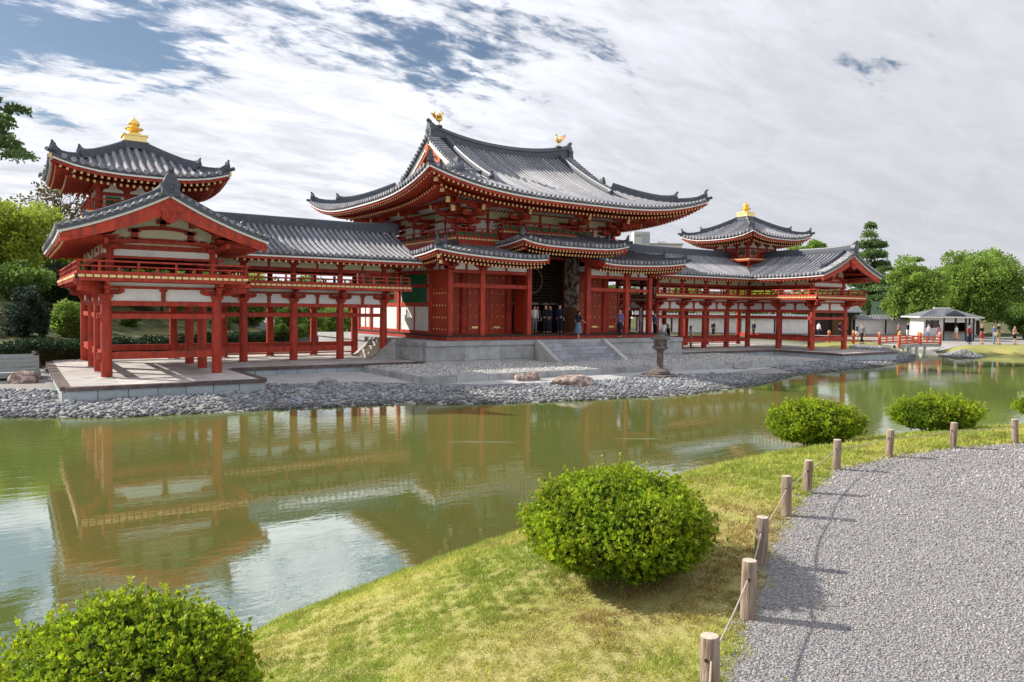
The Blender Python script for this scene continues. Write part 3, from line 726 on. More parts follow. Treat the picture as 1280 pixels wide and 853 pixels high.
    # roof
    roof = thing_part('roof', W, (X(UC), 0, ZE))
    H = Hwing; YG = -7.0; u0 = 8.35
    z = lambda s_: 0
    # corridor front slope and back slope
    roof_slope(roof, (X(u0), YC-HW), (X(UC), YC-HW), (0, 1), lambda q: max(0, q-(UC-HW-u0)), lambda q: HW, H)
    roof_slope(roof, (X(u0), YC+HW), (X(UC+HW), YC+HW), (0, -1), z, lambda q: min(HW, max(0, UC+HW-u0-q)), H, rows=False)
    # forward roof: inner slope and outer slope
    roof_slope(roof, (X(UC-HW), YG), (X(UC-HW), YC), (s, 0), lambda q: max(0, q-(YC-HW-YG)), lambda q: HW, H)
    roof_slope(roof, (X(UC+HW), YG), (X(UC+HW), YC+HW), (-s, 0), z, lambda q: min(HW, max(0, YC+HW-YG-q)), H)
    fr = lambda a, b, i, **k: eave_trim(roof, W, a, b, i, H, tiers=1, over=1.4, sp=.31, **k)
    fr((X(u0), YC-HW), (X(UC-HW), YC-HW), (0, 1), mitre=(0, 0))
    fr((X(UC-HW), YG), (X(UC-HW), YC-HW), (s, 0), mitre=(0, 0), clip0=.5)
    fr((X(UC+HW), YG), (X(UC+HW), YC+HW), (-s, 0), mitre=(0, 1), clip0=.5)
    fr((X(u0), YC+HW), (X(UC+HW), YC+HW), (0, -1), mitre=(0, 1))
    # main ridges
    ridge_sweep(roof, [(X(lerp(u0-.1, UC, t)), YC, ZR+.03+.14*max(0, 1-t*5)**2) for t in np.linspace(0, 1, 14)])
    ridge_sweep(roof, [(X(UC), lerp(YG-.02, YC, t), ZR+.03+.16*max(0, 1-t*4)**2) for t in np.linspace(0, 1, 14)])
    demon_tile(roof, (X(UC), YG-.08, ZR-.10), (0, -1), 1.0, True)
    demon_tile(roof, (X(u0-.15), YC, ZR+.02), (-s, 0), .62, True)
    # descending ridges beside the gable
    for sg in (-1, 1):
        pts = [(X(UC+sg*(HW*(1-t))), YG+.62, H(X(UC+sg*HW*(1-t)), YG+.62)+.02) for t in np.linspace(.24, 1, 8)]
        ridge_sweep(roof, pts, .22, .20, .07, 'descending_ridge'); demon_tile(roof, (pts[0][0], pts[0][1], pts[0][2]-.02), (s*sg, 0), .48)
        # verge: band of tiles with little round ends across the gable edge
        prf = [(X(UC+sg*HW*(1-t)), YG, H(X(UC+sg*HW*(1-t)), YG)) for t in np.linspace(0, 1, 12)]
        MB().sweep([(p[0], YG-.02, p[2]-.03) for p in prf], [(-.07, -.09), (.07, -.09), (.07, .075), (-.07, .075)]).obj('verge_band', 'ridge_tile', roof)
        tot = HW*1.12; nn = int(tot/.27)
        for j in range(nn):
            t = (j+.5)/nn; xx = X(UC+sg*HW*(1-t)); zz = H(xx, YG)+.055
            MB().tube([(xx, YG-.13, zz), (xx, YG+.42, zz+.01)], .075, 8).obj('verge_tile', 'tile', roof)
        MB().sweep([(p[0], YG+.03, p[2]-.16) for p in prf], [(-.06, -.045), (.06, -.045), (.06, .045), (-.06, .045)]).obj('verge_fillet', 'white_paint', roof)
        # curved barge board, deeper at the apex
        V = []; n = 14
        for i in range(n+1):
            t = i/n; xx = X(UC+sg*(HW-.06)*(1-t)); zt = H(X(UC+sg*HW*(1-t)), YG)-.205; dp = lerp(.30, .56, t**1.3)
            for yy in (YG+.02, YG+.12): V += [(xx, yy, zt), (xx, yy, zt-dp)]
        F = []
        for i in range(n): a = 4*i; F += [(a, a+1, a+5, a+4), (a+2, a+6, a+7, a+3), (a, a+4, a+6, a+2), (a+1, a+3, a+7, a+5)]
        F += [(0, 2, 3, 1), (4*n, 4*n+1, 4*n+3, 4*n+2)]
        mb = MB(); mb.add(V, F); mb.obj('barge_board', 'red', roof)
    # gable pendant
    zc = ZR-.72; mb = MB(); c0 = Vector((X(UC), YG-.04, zc))
    poly = [(0.0, .16), (.30, .22), (.36, .05), (.24, -.04), (.30, -.22), (.16, -.34), (0, -.42), (-.16, -.34), (-.30, -.22), (-.24, -.04), (-.36, .05), (-.30, .22)]
    mb.prism(poly, lambda a, b, t: c0+Vector((a, -.07*t+.035, b)))
    for k in range(6): t = 2*pi*k/6+.52; mb.prism([(.07*cos(q)+.13*cos(t), .07*sin(q)+.13*sin(t)) for q in np.linspace(0, 2*pi, 7)[:-1]], lambda a, b, tt: c0+Vector((a, -.04-.03*tt, b-.10)))
    mb.obj('gable_pendant', 'red', roof)
    # gable wall in the plane of the front posts
    yg = -2*DF+.12
    gz = lambda x_: H(x_, yg)-.34
    G = thing_part('gable', W, (X(UC), yg, 4.9))
    a, b = (X(UI+.1), yg), (X(UO-.15), yg)
    MB().box(X(UI+.1), X(UO-.1), -2*DF+.35, YB-.1, 4.62, 4.66).obj('ceiling', 'dark_wood', W); MB().box(X(9.9), X(UI), .12, YB-.12, 4.93, 4.96).obj('ceiling', 'dark_wood', W)  # dark ceilings added so the inside looks black; shade put into colour
    rail_beam(G, a, b, 4.33, 4.42, .16, ext=.4); panel(G, a, b, 4.39, 4.66, 'plaster', .08)
    rail_beam(G, a, b, 4.66, 4.84, .17, ext=.1)
    # lower rainbow beam, curved top
    def arch(zb, zt, half, rise, dp, w_, nm='rainbow_beam'):
        top = [(x_, zt+rise*(1-(x_/half)**2)) for x_ in np.linspace(half, -half, 11)]
        poly = [(x_, zb+rise*.7*(1-(x_/half)**2)) for x_ in np.linspace(-half, half, 11)]+top
        cx = (a[0]+b[0])/2; mb = MB(); mb.prism(poly, lambda p_, q_, t: (cx+p_, yg-w_/2+w_*t, q_)); mb.obj(nm, 'red', G)
    arch(4.83, 4.97, 1.80, .13, 0, .20); arch(5.33, 5.42, 1.02, .14, 0, .18)
    cx = (a[0]+b[0])/2; half = 2.0
    poly = [(-1.86, 4.66)]+[(x_, min(gz(cx+x_), 6.2)) for x_ in np.linspace(-1.86, 1.86, 15)]+[(1.86, 4.66)]
    mb = MB(); mb.prism(poly, lambda p_, q_, t: (cx+p_, yg-.03+.06*t, q_)); mb.obj('wall_panel', 'plaster_cream', G)
    for q in (-.95, .95): MB().cbox((cx+q, yg-.02, 5.23), .22, .2, .38).cbox((cx+q, yg-.02, 5.36), .40, .2, .12).cbox((cx+q, yg-.02, 5.06), .46, .2, .1).obj('strut', 'red', G)
    MB().cbox((cx, yg-.02, 5.75), .2, .2, .5).cbox((cx, yg-.02, 5.72), .46, .2, .14).obj('strut', 'red', G)
    for sg in (-1, 1):      # sloping struts below the barge, purlin ends
        MB().beam((cx, yg, gz(cx)-.02), (cx+sg*1.95, yg, gz(cx+sg*1.95)+.02), .14, .14).obj('gable_rafter', 'red', G)
        for q in (0.0, .98, 1.80):
            if q == 0 and sg > 0: continue
            x_ = cx+sg*q; zz = gz(x_)-.12; MB().beam((x_, YG+.13, zz), (x_, yg+.3, zz), .18, .20).obj('purlin', 'red', G)
    # soffit rafters of the overhanging gable, seen from below
    for sg in (-1, 1):
        for yy in np.arange(YG+.35, yg, .33):
            pts = [(cx+sg*HW*(1-t)*.97, yy, H(cx+sg*HW*(1-t)*.97, yy)-.22) for t in np.linspace(0, 1, 5)]
            MB().sweep(pts, [(-.04, -.05), (.04, -.05), (.04, .05), (-.04, .05)]).obj('rafter', 'red', G)
    return W

def build_platform(s):
    """stone floor of one gallery: slabs on top, a dark lip, blue-grey face stones"""
    t = thing('stone_platform', 'broad low stone platform under the %s gallery with blue-grey facing stones' % ('left' if s < 0 else 'right'), 'platform', (s*21.35, -1.4, -.5), 'stone platforms under the galleries')
    X = lambda u: s*u
    def floor(u0, u1, y0, y1, nu, ny, e=0):
        us = np.linspace(u0, u1, nu+1); ys = np.linspace(y0, y1, ny+1)
        for i in range(nu):
            for j in range(ny):
                MB().box(X(us[i]+.004), X(us[i+1]-.004), ys[j]+.004, ys[j+1]-.004, -.2, random.uniform(-.004, .002)).obj('floor_slab', 'stone_pale', t)
    floor(18.1+.3, 24.6-.3, -8.1, 5.3, 4, 6); floor(8.05, 18.4, -2.9, 5.3, 6, 3)
    MB().box(X(18.2), X(24.5), -8.3, 5.5, -.6, -.2).obj('rubble_core', 'stone', t); MB().box(X(8.05), X(18.2), -3.1, 5.5, -.6, -.2).obj('rubble_core', 'stone', t)
    def lip(a, b):
        A = Vector((X(a[0]), a[1], -.06)); B = Vector((X(b[0]), b[1], -.06)); L = (B-A).length; d = (B-A)/L; n = max(1, int(round(L/1.35)))
        for j in range(n): MB().beam(A+d*(L*j/n+.004), A+d*(L*(j+1)/n-.004), .30, .13+random.uniform(-.004, .004)).obj('lip_stone', 'stone_dark', t)
    def face(a, b, m='stone_blue'):
        A = Vector((X(a[0]), a[1], -.36)); B = Vector((X(b[0]), b[1], -.36)); L = (B-A).length; d = (B-A)/L; n = max(1, int(round(L/.93)))
        for j in range(n): MB().beam(A+d*(L*j/n+.012), A+d*(L*(j+1)/n-.012), .20+random.uniform(-.008, .008), .46).obj('face_stone', m, t)
    segs = [((24.45, -8.25), (18.25, -8.25)), ((24.45, -8.1), (24.45, 5.3)), ((18.25, -8.1), (18.25, -3.2)), ((18.1, -3.05), (8.1, -3.05))]
    for i, (a, b) in enumerate(segs): lip(a, b); face(a, b, 'stone_blue')
build_platform(-1); build_platform(1)
build_wing(-1); build_wing(1)

# ---------------------------------------------------------------- hipped roofs, towers
def hip_ridge(roof, H, c0, c1, n=9, wd=.22, h=.24, split=.34, orn=.42, cap=.07):
    orn *= 1.02; wd *= 1.05
    """corner ridge in two steps: low tail near the eave, taller above, each with its end tile"""
    c0 = Vector((*c0, 0)); c1 = Vector((*c1, 0)); d = (c1-c0).normalized()
    def pts(a, b, k): return [((c0.lerp(c1, t)).x, (c0.lerp(c1, t)).y, H((c0.lerp(c1, t)).x, (c0.lerp(c1, t)).y)+.03+.10*max(0, 1-(t-a)/(b-a)*3.0)**2) for t in np.linspace(a, b, k)]
    p = pts(.035, split, 5); ridge_sweep(roof, p, wd*.85, h*.8, cap, 'hip_ridge'); demon_tile(roof, (p[0][0], p[0][1], p[0][2]), (-d.x, -d.y), orn)
    p = pts(split, 1, n); ridge_sweep(roof, p, wd, h*1.25, cap, 'hip_ridge'); demon_tile(roof, (p[0][0], p[0][1], p[0][2]+.05), (-d.x, -d.y), orn*1.05)
    # tip tile sticking out at the very corner
    q = Vector((c0.x, c0.y, H(c0.x, c0.y)+.05)); D = Vector((-d.x, -d.y, .18)); MB().tube([q-D*.35, q+D*.16], [.09, .085], 8).obj('corner_tile', 'ridge_tile', roof)

def build_tower(s):
    cx, cy = s*UC, YC
    lab = 'small red square tower with golden finial rising behind the left gable' if s < 0 else 'small red square tower with golden finial standing over the bend of the right gallery'
    W = thing('corner_tower', lab, 'tower', (cx, cy, 5.9), 'square towers on the galleries')
    bh = 1.55; A_ = 3.47 if s > 0 else 3.38
    # legs and body
    for sx in (-1, 1):
        for sy in (-1, 1): MB().lathe([(.13, 5.2), (.13, 7.95)], (cx+sx*bh, cy+sy*bh, 0), 10).obj('post', 'red', W, smooth='auto')
    def side(k):   # local frame of each face: maps (a along, o outwards, z)
        c, s_ = [(1, 0), (0, 1), (-1, 0), (0, -1)][k]
        return lambda a, o: (cx+c*a+s_*o*1, cy+s_*a-c*o)
    for k in range(4):
        f = side(k); e = .003*(k % 2)
        B = lambda a0, a1, o, z0, z1, w, m, nm: MB().beam((*f(a0, o), (z0+z1)/2), (*f(a1, o), (z0+z1)/2), w, z1-z0).obj(nm, m, W)
        B(-bh, bh, bh, 5.2, 6.45+e, .10, 'red', 'skirt_board')
        B(-bh, bh, bh, 6.55+e, 6.72, .16, 'red', 'beam'); B(-bh-.12, bh+.12, bh, 7.26+e, 7.38+e, .17, 'red', 'beam'); B(-bh-.12, bh+.12, bh, 7.82+e, 7.94+e, .17, 'red', 'beam')
        B(-bh, bh, bh-.04, 6.7, 7.26, .06, 'plaster', 'wall_panel'); B(-bh, bh, bh-.04, 7.37, 7.83, .06, 'red', 'wall_panel')
        for a in (-.52, .52): B(a-.07, a+.07, bh+.02, 6.72, 7.26, .12, 'red', 'jamb')
        for a0, a1 in ((-.45, -.01), (.01, .45)): B(a0, a1, bh+.012, 6.72, 7.24, .07, 'red_door', 'door_leaf')
        for a in (-1.03, 1.03): B(a-.30, a+.30, bh+.01, 6.84, 7.22, .06, 'green_lattice', 'window'); B(a-.36, a-.30, bh+.02, 6.8, 7.26, .06, 'white_paint', 'window_frame'); B(a+.30, a+.36, bh+.02, 6.8, 7.26, .06, 'white_paint', 'window_frame')
        # frog-leg struts in white, small brackets between
        for a in (-1.03, 0, 1.03):
            poly = [(-.40, 0), (.40, 0), (.36, .10), (.16, .16), (.09, .34), (.11, .40), (-.11, .40), (-.09, .34), (-.16, .16), (-.36, .10)]
            mb = MB(); mb.prism(poly, lambda p, q, t: (*f(a+p, bh+.0+.06*t), 7.40+q)); mb.obj('strut', 'white_paint', W)
    bm = [bracket_mesh(7.62, .36, 'x', (0, -1), steps=2, step=.34, sh=.22, w=.10), bracket_mesh(7.62, .36, 'y', (1, 0), steps=2, step=.34, sh=.22, w=.10), bracket_mesh(7.62, .36, 'x', (0, 1), steps=2, step=.34, sh=.22, w=.10), bracket_mesh(7.62, .36, 'y', (-1, 0), steps=2, step=.34, sh=.22, w=.10)]
    for k in range(4):
        f = side(k)
        for a in (-bh, -.52, .52): x, y = f(a, bh); inst('bracket', bm[k], W, (x, y, 0))
        MB().beam((*f(-2.4, bh+.74), 8.22+.003*(k % 2)), (*f(2.4, bh+.74), 8.22+.003*(k % 2)), .13, .13).obj('purlin', 'red', W)
    mb = MB(); mb.box(cx-bh-.9, cx+bh+.9, cy-bh-.9, cy+bh+.9, 8.27, 8.31); mb.obj('ceiling', 'red', W)
    for sx in (-1, 1):
        for sy in (-1, 1):
            for (r0, r1, z0, z1, wd_, h_) in ((1.2, 2.55, 8.00, 8.02, .13, .18), (1.2, 3.02, 8.17, 8.24, .13, .17), (1.3, 3.36, 8.35, 8.42, .12, .16)):
                p = Vector((cx+sx*r0, cy+sy*r0, z0)); q = Vector((cx+sx*r1, cy+sy*r1, z1)); MB().beam(p, q, wd_, h_).obj('corner_arm', 'red', W)
                d = (q-p).normalized(); MB().beam(q, q+d*.02, wd_+.01, h_+.01).obj('beam_cap', 'ochre', W)
    # balcony
    bo = 2.02
    mb = MB(); mb.box(cx-bo, cx+bo, cy-bo, cy+bo, 6.50, 6.55); mb.obj('deck', 'brown_wood', W)
    C = [(cx-bo, cy+bo), (cx-bo, cy-bo), (cx+bo, cy-bo), (cx+bo, cy+bo), (cx-bo, cy+bo)]
    for i in range(4):
        a, b = C[i], C[i+1]; e = .003*(i % 2); rail_beam(W, a, b, 6.34+e, 6.46+e, .10, ext=.04, name='deck_edge'); rail_beam(W, a, b, 6.46+e, 6.54+e, .13, m='ochre', ext=.05, name='deck_edge')
    railing(W, [(x-.05*np.sign(x-cx), y-.05*np.sign(y-cy)) for x, y in C], 6.54, .50, sp=.5)
    for sx in (-1, 1):
        for sy in (-1, 1):
            MB().beam((cx+sx*.8, cy+sy*.8, 6.0), (cx+sx*1.95, cy+sy*1.95, 6.27), .14, .18).obj('corner_arm', 'red', W)
            MB().beam((cx+sx*.8, cy+sy*.8, 5.85), (cx+sx*1.75, cy+sy*1.75, 6.02), .14, .18).obj('corner_arm', 'red', W)
        for q in (-1.0, 0, 1.0):
            MB().beam((cx+q, cy+sx*.8, 6.05), (cx+q, cy+sx*1.93, 6.27), .12, .16).obj('bracket_beam', 'red', W); MB().beam((cx+sx*.8, cy+q, 6.05), (cx+sx*1.93, cy+q, 6.27), .12, .16).obj('bracket_beam', 'red', W)
    # roof
    def H(x, y):
        dx = abs(x-cx); dy = abs(y-cy); t = 1-max(dx, dy)/A_
        return 8.10+1.72*prof(t, .34)+.46*(min(dx, A_+.1)/A_)**3*(min(dy, A_+.1)/A_)**3
    roof = thing_part('roof', W, (cx, cy, 8.1))
    c = [(cx-A_, cy-A_), (cx+A_, cy-A_), (cx+A_, cy+A_), (cx-A_, cy+A_)]; inw = [(0, 1), (-1, 0), (0, -1), (1, 0)]
    for i in range(4):
        a, b = c[i], c[(i+1) % 4]; vis = (i in (0, 3)) or (i == 1 and s < 0 and False)
        roof_slope(roof, a, b, inw[i], lambda q: 0, lambda q: max(.01, min(q, 2*A_-q)), H, row=.315, rows=(i != 2))
        eave_trim(roof, W, a, b, inw[i], H, tiers=2, over=1.45, sp=.24)
    for i in range(4): hip_ridge(roof, H, c[i], (cx+.35*np.sign(c[i][0]-cx), cy+.35*np.sign(c[i][1]-cy)), 8, .20, .20, .36, .42)
    # finial
    F = thing_part('finial', W, (cx, cy, 9.75))
    MB().box(cx-.53, cx+.53, cy-.53, cy+.53, 9.58, 9.90).obj('finial_base', 'ridge_tile', F)
    MB().box(cx-.46, cx+.46, cy-.46, cy+.46, 9.90, 10.16).box(cx-.51, cx+.51, cy-.51, cy+.51, 10.16, 10.22).obj('dew_basin', 'gilt_plate', F)
    MB().lathe([(.32, 10.22), (.36, 10.26), (.30, 10.33), (.16, 10.38), (.12, 10.44), (.30, 10.46), (.40, 10.53), (.37, 10.55), (.24, 10.52), (.12, 10.56), (.10, 10.60)], (cx, cy, 0), 20).obj('lotus_petals', 'gilt', F, smooth=True)
    MB().lathe([(.10, 10.58), (.19, 10.64), (.235, 10.73), (.235, 10.80), (.19, 10.88), (.10, 10.94), (.04, 11.0), (.01, 11.06)], (cx, cy, 0), 20).obj('jewel', 'gilt', F, smooth=True)
build_tower(-1); build_tower(1)

# ---------------------------------------------------------------- terrace
TX0, TX1, TY0, TY1, TZ = -9.3, 8.8, -3.45, 11.6, .98
def build_terrace():
    t = thing('stone_terrace', 'grey stone terrace under the central hall with broad front steps', 'terrace', (0, 2, -.1))
    MB().box(TX0+.2, TX1-.2, TY0+.2, TY1-.2, -.4, TZ-.04).obj('rubble_core', 'stone', t)
    def face(a, b, n):
        A = Vector((*a, 0)); B = Vector((*b, 0)); d = (B-A)/n
        for k in range(n):
            p = A+d*k; q = A+d*(k+1); g = d.normalized()*.008
            for z0, z1, wd, j in ((-.38, .02, .34, .0), (.03, .75, .26, 0), (.755, TZ, .42, 0)):
                if z1 < .1: pp, qq = p, q
                else: pp, qq = p, q
                zz = (z0+z1)/2; MB().beam(pp+g+Vector((0, 0, zz)), qq-g+Vector((0, 0, zz)), wd+random.uniform(-.006, .006), z1-z0-.006).obj('stone_slab', 'stone', t)
    face((TX0+.15, TY0+.15), (-2.65, TY0+.15), 3); face((2.25, TY0+.15), (TX1-.15, TY0+.15), 3); face((-2.65, TY0+.15), (2.25, TY0+.15), 2)
    face((TX0+.151, TY0+.36), (TX0+.151, 11.4), 7); face((TX1-.151, TY0+.36), (TX1-.151, 11.4), 7)
    nx = 9; ny = 7
    xs = np.linspace(TX0+.36, TX1-.36, nx+1); ys = np.linspace(TY0+.36, TY1-.3, ny+1)
    for i in range(nx):
        for j in range(ny): MB().box(xs[i]+.004, xs[i+1]-.004, ys[j]+.004, ys[j+1]-.004, TZ-.1, TZ-.008+random.uniform(-.003, .002)).obj('floor_slab', 'stone', t)
    # front steps, blocks laid in courses
    S = thing_part('front_steps', t, (-.2, -5, -.1)); n = 6; zt = TZ; zb = -.12; rise = (zt-zb)/n; x0, x1 = -2.38, 1.98; y0 = TY0-.06; run = .33
    for k in range(n-1):
        z1 = zt-rise*(k+1); ya = y0-run*(k+1); cuts = sorted([x0, x1]+[lerp(x0, x1, (m+random.uniform(.3, .7))/5) for m in range(5)])
        for a, b in zip(cuts[:-1], cuts[1:]): MB().box(a+.005, b-.005, ya, y0+.02 if k == 0 else ya+run+.05, z1-rise+.004, z1+random.uniform(-.004, .003)).obj('step_stone', 'stair_stone', S)
        MB().box(x0+.01, x1-.01, ya+.06, y0, zb-.2, z1-rise).obj('step_core', 'stone', S)
    def cheek(x, w_):
        yb = y0-run*(n-1)-.16
        poly = [(y0, -.3), (y0, zt+.015), (y0-.12, zt+.015), (yb, .06), (yb-.14, .06), (yb-.14, -.3)]
        mb = MB(); mb.prism(poly, lambda a, b, q: (x+w_*q, a, b)); mb.obj('step_cheek', 'stone_pale', S)
    cheek(x0-.27, .26); cheek(x1+.01, .26)
    # side steps down to the gallery floors
    for sg, xe in ((-1, TX0), (1, TX1)):
        S2 = thing_part('side_steps', t, (xe, -.6, 0))
        for k in range(4):
            z1 = TZ-.2*(k+1)
            MB().box(xe+sg*.28*k, xe+sg*(.28*(k+1)), -.05, 2.1, -.1, z1).obj('step_stone', 'stair_stone' if sg > 0 else 'steps_pale', S2)
        for yy in (-.40, 2.12):
            poly = [(0, -.3), (0, TZ+.02), (.10, TZ+.02), (1.2, .10), (1.34, .10), (1.34, -.3)]
            mb = MB(); mb.prism(poly, lambda a, b, q: (xe+sg*a, yy+.32*q, b)); mb.obj('step_cheek', 'stone_pale', S2)
build_terrace()

# ---------------------------------------------------------------- central hall
HY0, HY1, HYC = -.12, 7.78, 3.83       # core front, back, centre
MY0, MY1 = -2.07, 9.73                 # outer aisle front and back
def studs(parent, pts, r=.05, name='studs', axis=(0, -1)):
    mb = MB(); D = Vector((*axis, 0)); S = Vector((-D.y, D.x, 0))
    for p in pts:
        p = Vector(p); ring = [p+(S*cos(t)+Vector((0, 0, 1))*sin(t))*r for t in np.linspace(0, 2*pi, 7)[:-1]]; mb.add(ring+[p+D*r*.8], [(k, (k+1) % 6, 6) for k in range(6)])
    mb.obj(name, 'gilt_plate', parent, kind='stuff')
def door_leaf(bld, x0, x1, y, z0, z1, cols=4, open_=False):
    d = MB().box(x0+.01, x1-.01, y-.04, y+.04, z0, z1).obj('door_leaf', 'red_door', bld)
    xs = np.linspace(x0+.18, x1-.18, cols); zs = [z0+.22+(z1-z0-.45)*k/3 for k in range(4)]
    studs(d, [(x, y-.042, z) for z in zs for x in xs])
    MB().box(x0+.30, x0+.30+.42, y-.055, y-.04, z0+.10+.12, z0+.10+.23).obj('door_plate', 'gilt_plate', d)
    return d
def build_hall():
    W = thing('temple_hall', 'great red central hall with tall curved tile roof and two golden birds on its ridge', 'temple hall', (0, HYC, TZ))
    # timber floor and its red edge
    for (a, b, c_, d_) in ((-7.55, 7.55, -2.50, 10.1),): MB().box(a+.1, b-.1, c_+.1, d_-.1, TZ, 1.17).obj('floor', 'brown_wood', W)
    for a, b in (((-7.55, -2.45), (7.55, -2.45)), ((-7.5, -2.33), (-7.5, 10.1)), ((7.5, -2.33), (7.5, 10.1))):
        rail_beam(W, a, b, TZ+.012, 1.15, .16, name='floor_edge'); rail_beam(W, a, b, 1.155, 1.225, .24, m='dark_wood', name='floor_edge')
    MB().box(-7.4, 7.4, -2.3, 10.0, 1.17, 1.215).obj('floor_boards', 'brown_wood', W)
    MX = [-7.1, -5.15, -2.12, 2.12, 5.15, 7.1]; SYs = [-2.07, -.12, 1.855, 3.83, 5.805, 7.78, 9.73]
    ph = MB().box(-.135, .135, -.135, .135, 1.20, 5.0).mesh('post', 'red')
    phh = MB().box(-.14, .14, -.14, .14, 1.20, 6.05).mesh('post', 'red')
    mbx = bracket_mesh(4.62, .52, 'x', (0, -1), steps=1, step=.40, w=.12); mby = {-1: bracket_mesh(4.62, .52, 'y', (-1, 0), steps=1, step=.40, w=.12), 1: bracket_mesh(4.62, .52, 'y', (1, 0), steps=1, step=.40, w=.12)}
    for x in MX:
        inst('post', phh if abs(x) < 3 else ph, W, (x, MY0, 0))
        if abs(x) > 3: inst('bracket', mbx, W, (x, MY0, 0))
        inst('post', ph, W, (x, MY1, 0))
    for sx in (-1, 1):
        for y in (-.12, 3.83, 7.78): inst('post', ph, W, (sx*7.1, y, 0)); inst('bracket', mby[sx], W, (sx*7.1, y, 0))
        inst('bracket', mby[sx], W, (sx*7.1, MY0, 0))
    # front frame
    for i in range(5):
        a, b = MX[i], MX[i+1]
        if i == 2: continue
        rail_beam(W, (a, MY0), (b, MY0), 3.73, 3.93, .14); rail_beam(W, (a, MY0), (b, MY0), 4.49, 4.66, .16); rail_beam(W, (a, MY0), (b, MY0), 5.08, 5.18, .13)
        m = (a+b)/2; panel(W, (a, MY0), (m, MY0), 4.655, 5.085); panel(W, (m, MY0), (b, MY0), 4.655, 5.085)
        MB().cbox((m, MY0, 4.87), .13, .13, .43).obj('strut', 'red', W)
    for sx in (-1,):
        d = MB().box(sx*7.1-.04, sx*7.1+.04, MY0+.14, HY0-.14, 1.30, 3.73).obj('door_leaf', 'red_door', W); ys = np.linspace(MY0+.32, HY0-.32, 5)
        studs(d, [(sx*7.145, y, z) for z in (1.52, 2.14, 2.78, 3.42) for y in ys], axis=(sx, 0)); MB().box(sx*7.1-.035, sx*7.1+.035, MY0+.14, HY0-.14, 3.93, 4.49).obj('transom', 'red_door', W)
        rail_beam(W, (sx*7.1, MY0), (sx*7.1, HY0), 1.215, 1.30, .16)
    # side walls
    for sx in (-1, 1):
        X_ = sx*7.1
        for a, b in ((MY0, HY0), (HY0, 3.83), (3.83, HY1), (HY1, MY1)):
            m = (a+b)/2
            rail_beam(W, (X_, a), (X_, b), 3.733, 3.933, .14); rail_beam(W, (X_, a), (X_, b), 4.493, 4.663, .16); rail_beam(W, (X_, a), (X_, b), 5.083, 5.183, .13)
            panel(W, (X_, a), (X_, m), 4.658, 5.088); panel(W, (X_, m), (X_, b), 4.658, 5.088); MB().cbox((X_, m, 4.87), .13, .13, .43).obj('strut', 'red', W)
            if a == MY0 or (sx > 0 and a == HY0): continue
            rail_beam(W, (X_, a), (X_, b), 1.22, 1.38, .18); rail_beam(W, (X_, a), (X_, b), 2.70, 2.92, .15)
            panel(W, (X_, a), (X_, m), 1.38, 2.70); panel(W, (X_, m), (X_, b), 1.38, 2.70); MB().cbox((X_, m, 2.04), .11, .13, 1.34).obj('strut', 'red', W)
            q = .45 if b-a > 2.5 else .25
            panel(W, (X_, a), (X_, a+q), 2.92, 4.49, 'plaster'); panel(W, (X_, b-q), (X_, b), 2.92, 4.49, 'plaster')
            for yy in (a+q, b-q): MB().cbox((X_, yy, 3.70), .14, .12, 1.58).obj('window_frame', 'red', W)
            for z0, z1 in ((2.92, 3.735), (3.93, 4.49)):
                wn = panel(W, (X_, a+q), (X_, b-q), z0, z1, 'green_lattice', name='window')
                bars = MB()
                for yy in np.arange(a+q+.1, b-q, .085): bars.cbox((X_+sx*.045, yy, (z0+z1)/2), .035, .04, z1-z0)
                bars.obj('lattice_bars', 'green_lattice', wn, kind='stuff')
    # core front wall: doors in four bays, open centre
    for a, b in ((-7.1, -5.15),):
        door_leaf(W, a+.12, b-.12, HY0+.02, 1.30, 3.72, 5)
    for x in (-5.15, -2.12, 2.12, 5.15): MB().lathe([(.23, 1.2), (.23, 5.0), (.21, 6.9)], (x, HY0, 0), 16).obj('core_post', 'red', W, smooth='auto')
    for a, b in ((-5.15, -2.12), (2.12, 5.15)):
        m = (a+b)/2; door_leaf(W, a+.26, m-.18, HY0, 1.30, 3.74, 3); door_leaf(W, m+.18, b-.26, HY0, 1.30, 3.74, 3)
        MB().box(m-.16, m+.16, HY0-.03, HY0+.05, 1.3, 3.74).obj('door_stile', 'red', W)
    for a, b in ((-7.1, -5.15), (-5.15, -2.12), (2.12, 5.15)):
        rail_beam(W, (a, HY0), (b, HY0), 1.215, 1.30, .2); rail_beam(W, (a, HY0), (b, HY0), 3.74, 3.95, .18)
        tp = MB().box(a+.2, b-.2, HY0-.03, HY0+.05, 3.95, 4.75).obj('transom', 'red_door', W)
        studs(tp, [(x, HY0-.032, z) for z in (4.38,) for x in np.linspace(a+.4, b-.4, 6)])
        rail_beam(W, (a, HY0), (b, HY0), 4.75, 4.95, .18); panel(W, (a, HY0), (b, HY0), 4.95, 5.6, 'plaster')
    panel(W, (5.15, HY0), (5.15, HY1), 1.2, 5.6, 'red', .1); door_leaf(W, 5.22, 6.22, HY0+.02, 1.30, 3.72, 3); MB().box(6.22, 6.34, HY0-.06, HY0+.08, 1.22, 3.74).obj('jamb', 'red', W); rail_beam(W, (5.15, HY0), (7.1, HY0), 4.75, 4.95, .18); rail_beam(W, (5.15, HY0), (7.1, HY0), 3.74, 3.9, .14)
    # open centre bay: door leaf folded out, dark inside with lattice screen
    lf = MB().box(1.78, 1.88, -1.55, HY0-.22, 1.30, 5.70).obj('door_leaf', 'weathered_wood', W)
    MB().box(1.765, 1.78, -1.53, HY0-.24, 1.32, 2.75).obj('door_foot', 'brown_wood', lf)
    lf = MB().box(-1.88, -1.78, -1.55, HY0-.22, 1.30, 5.70).obj('door_leaf', 'red_door', W)
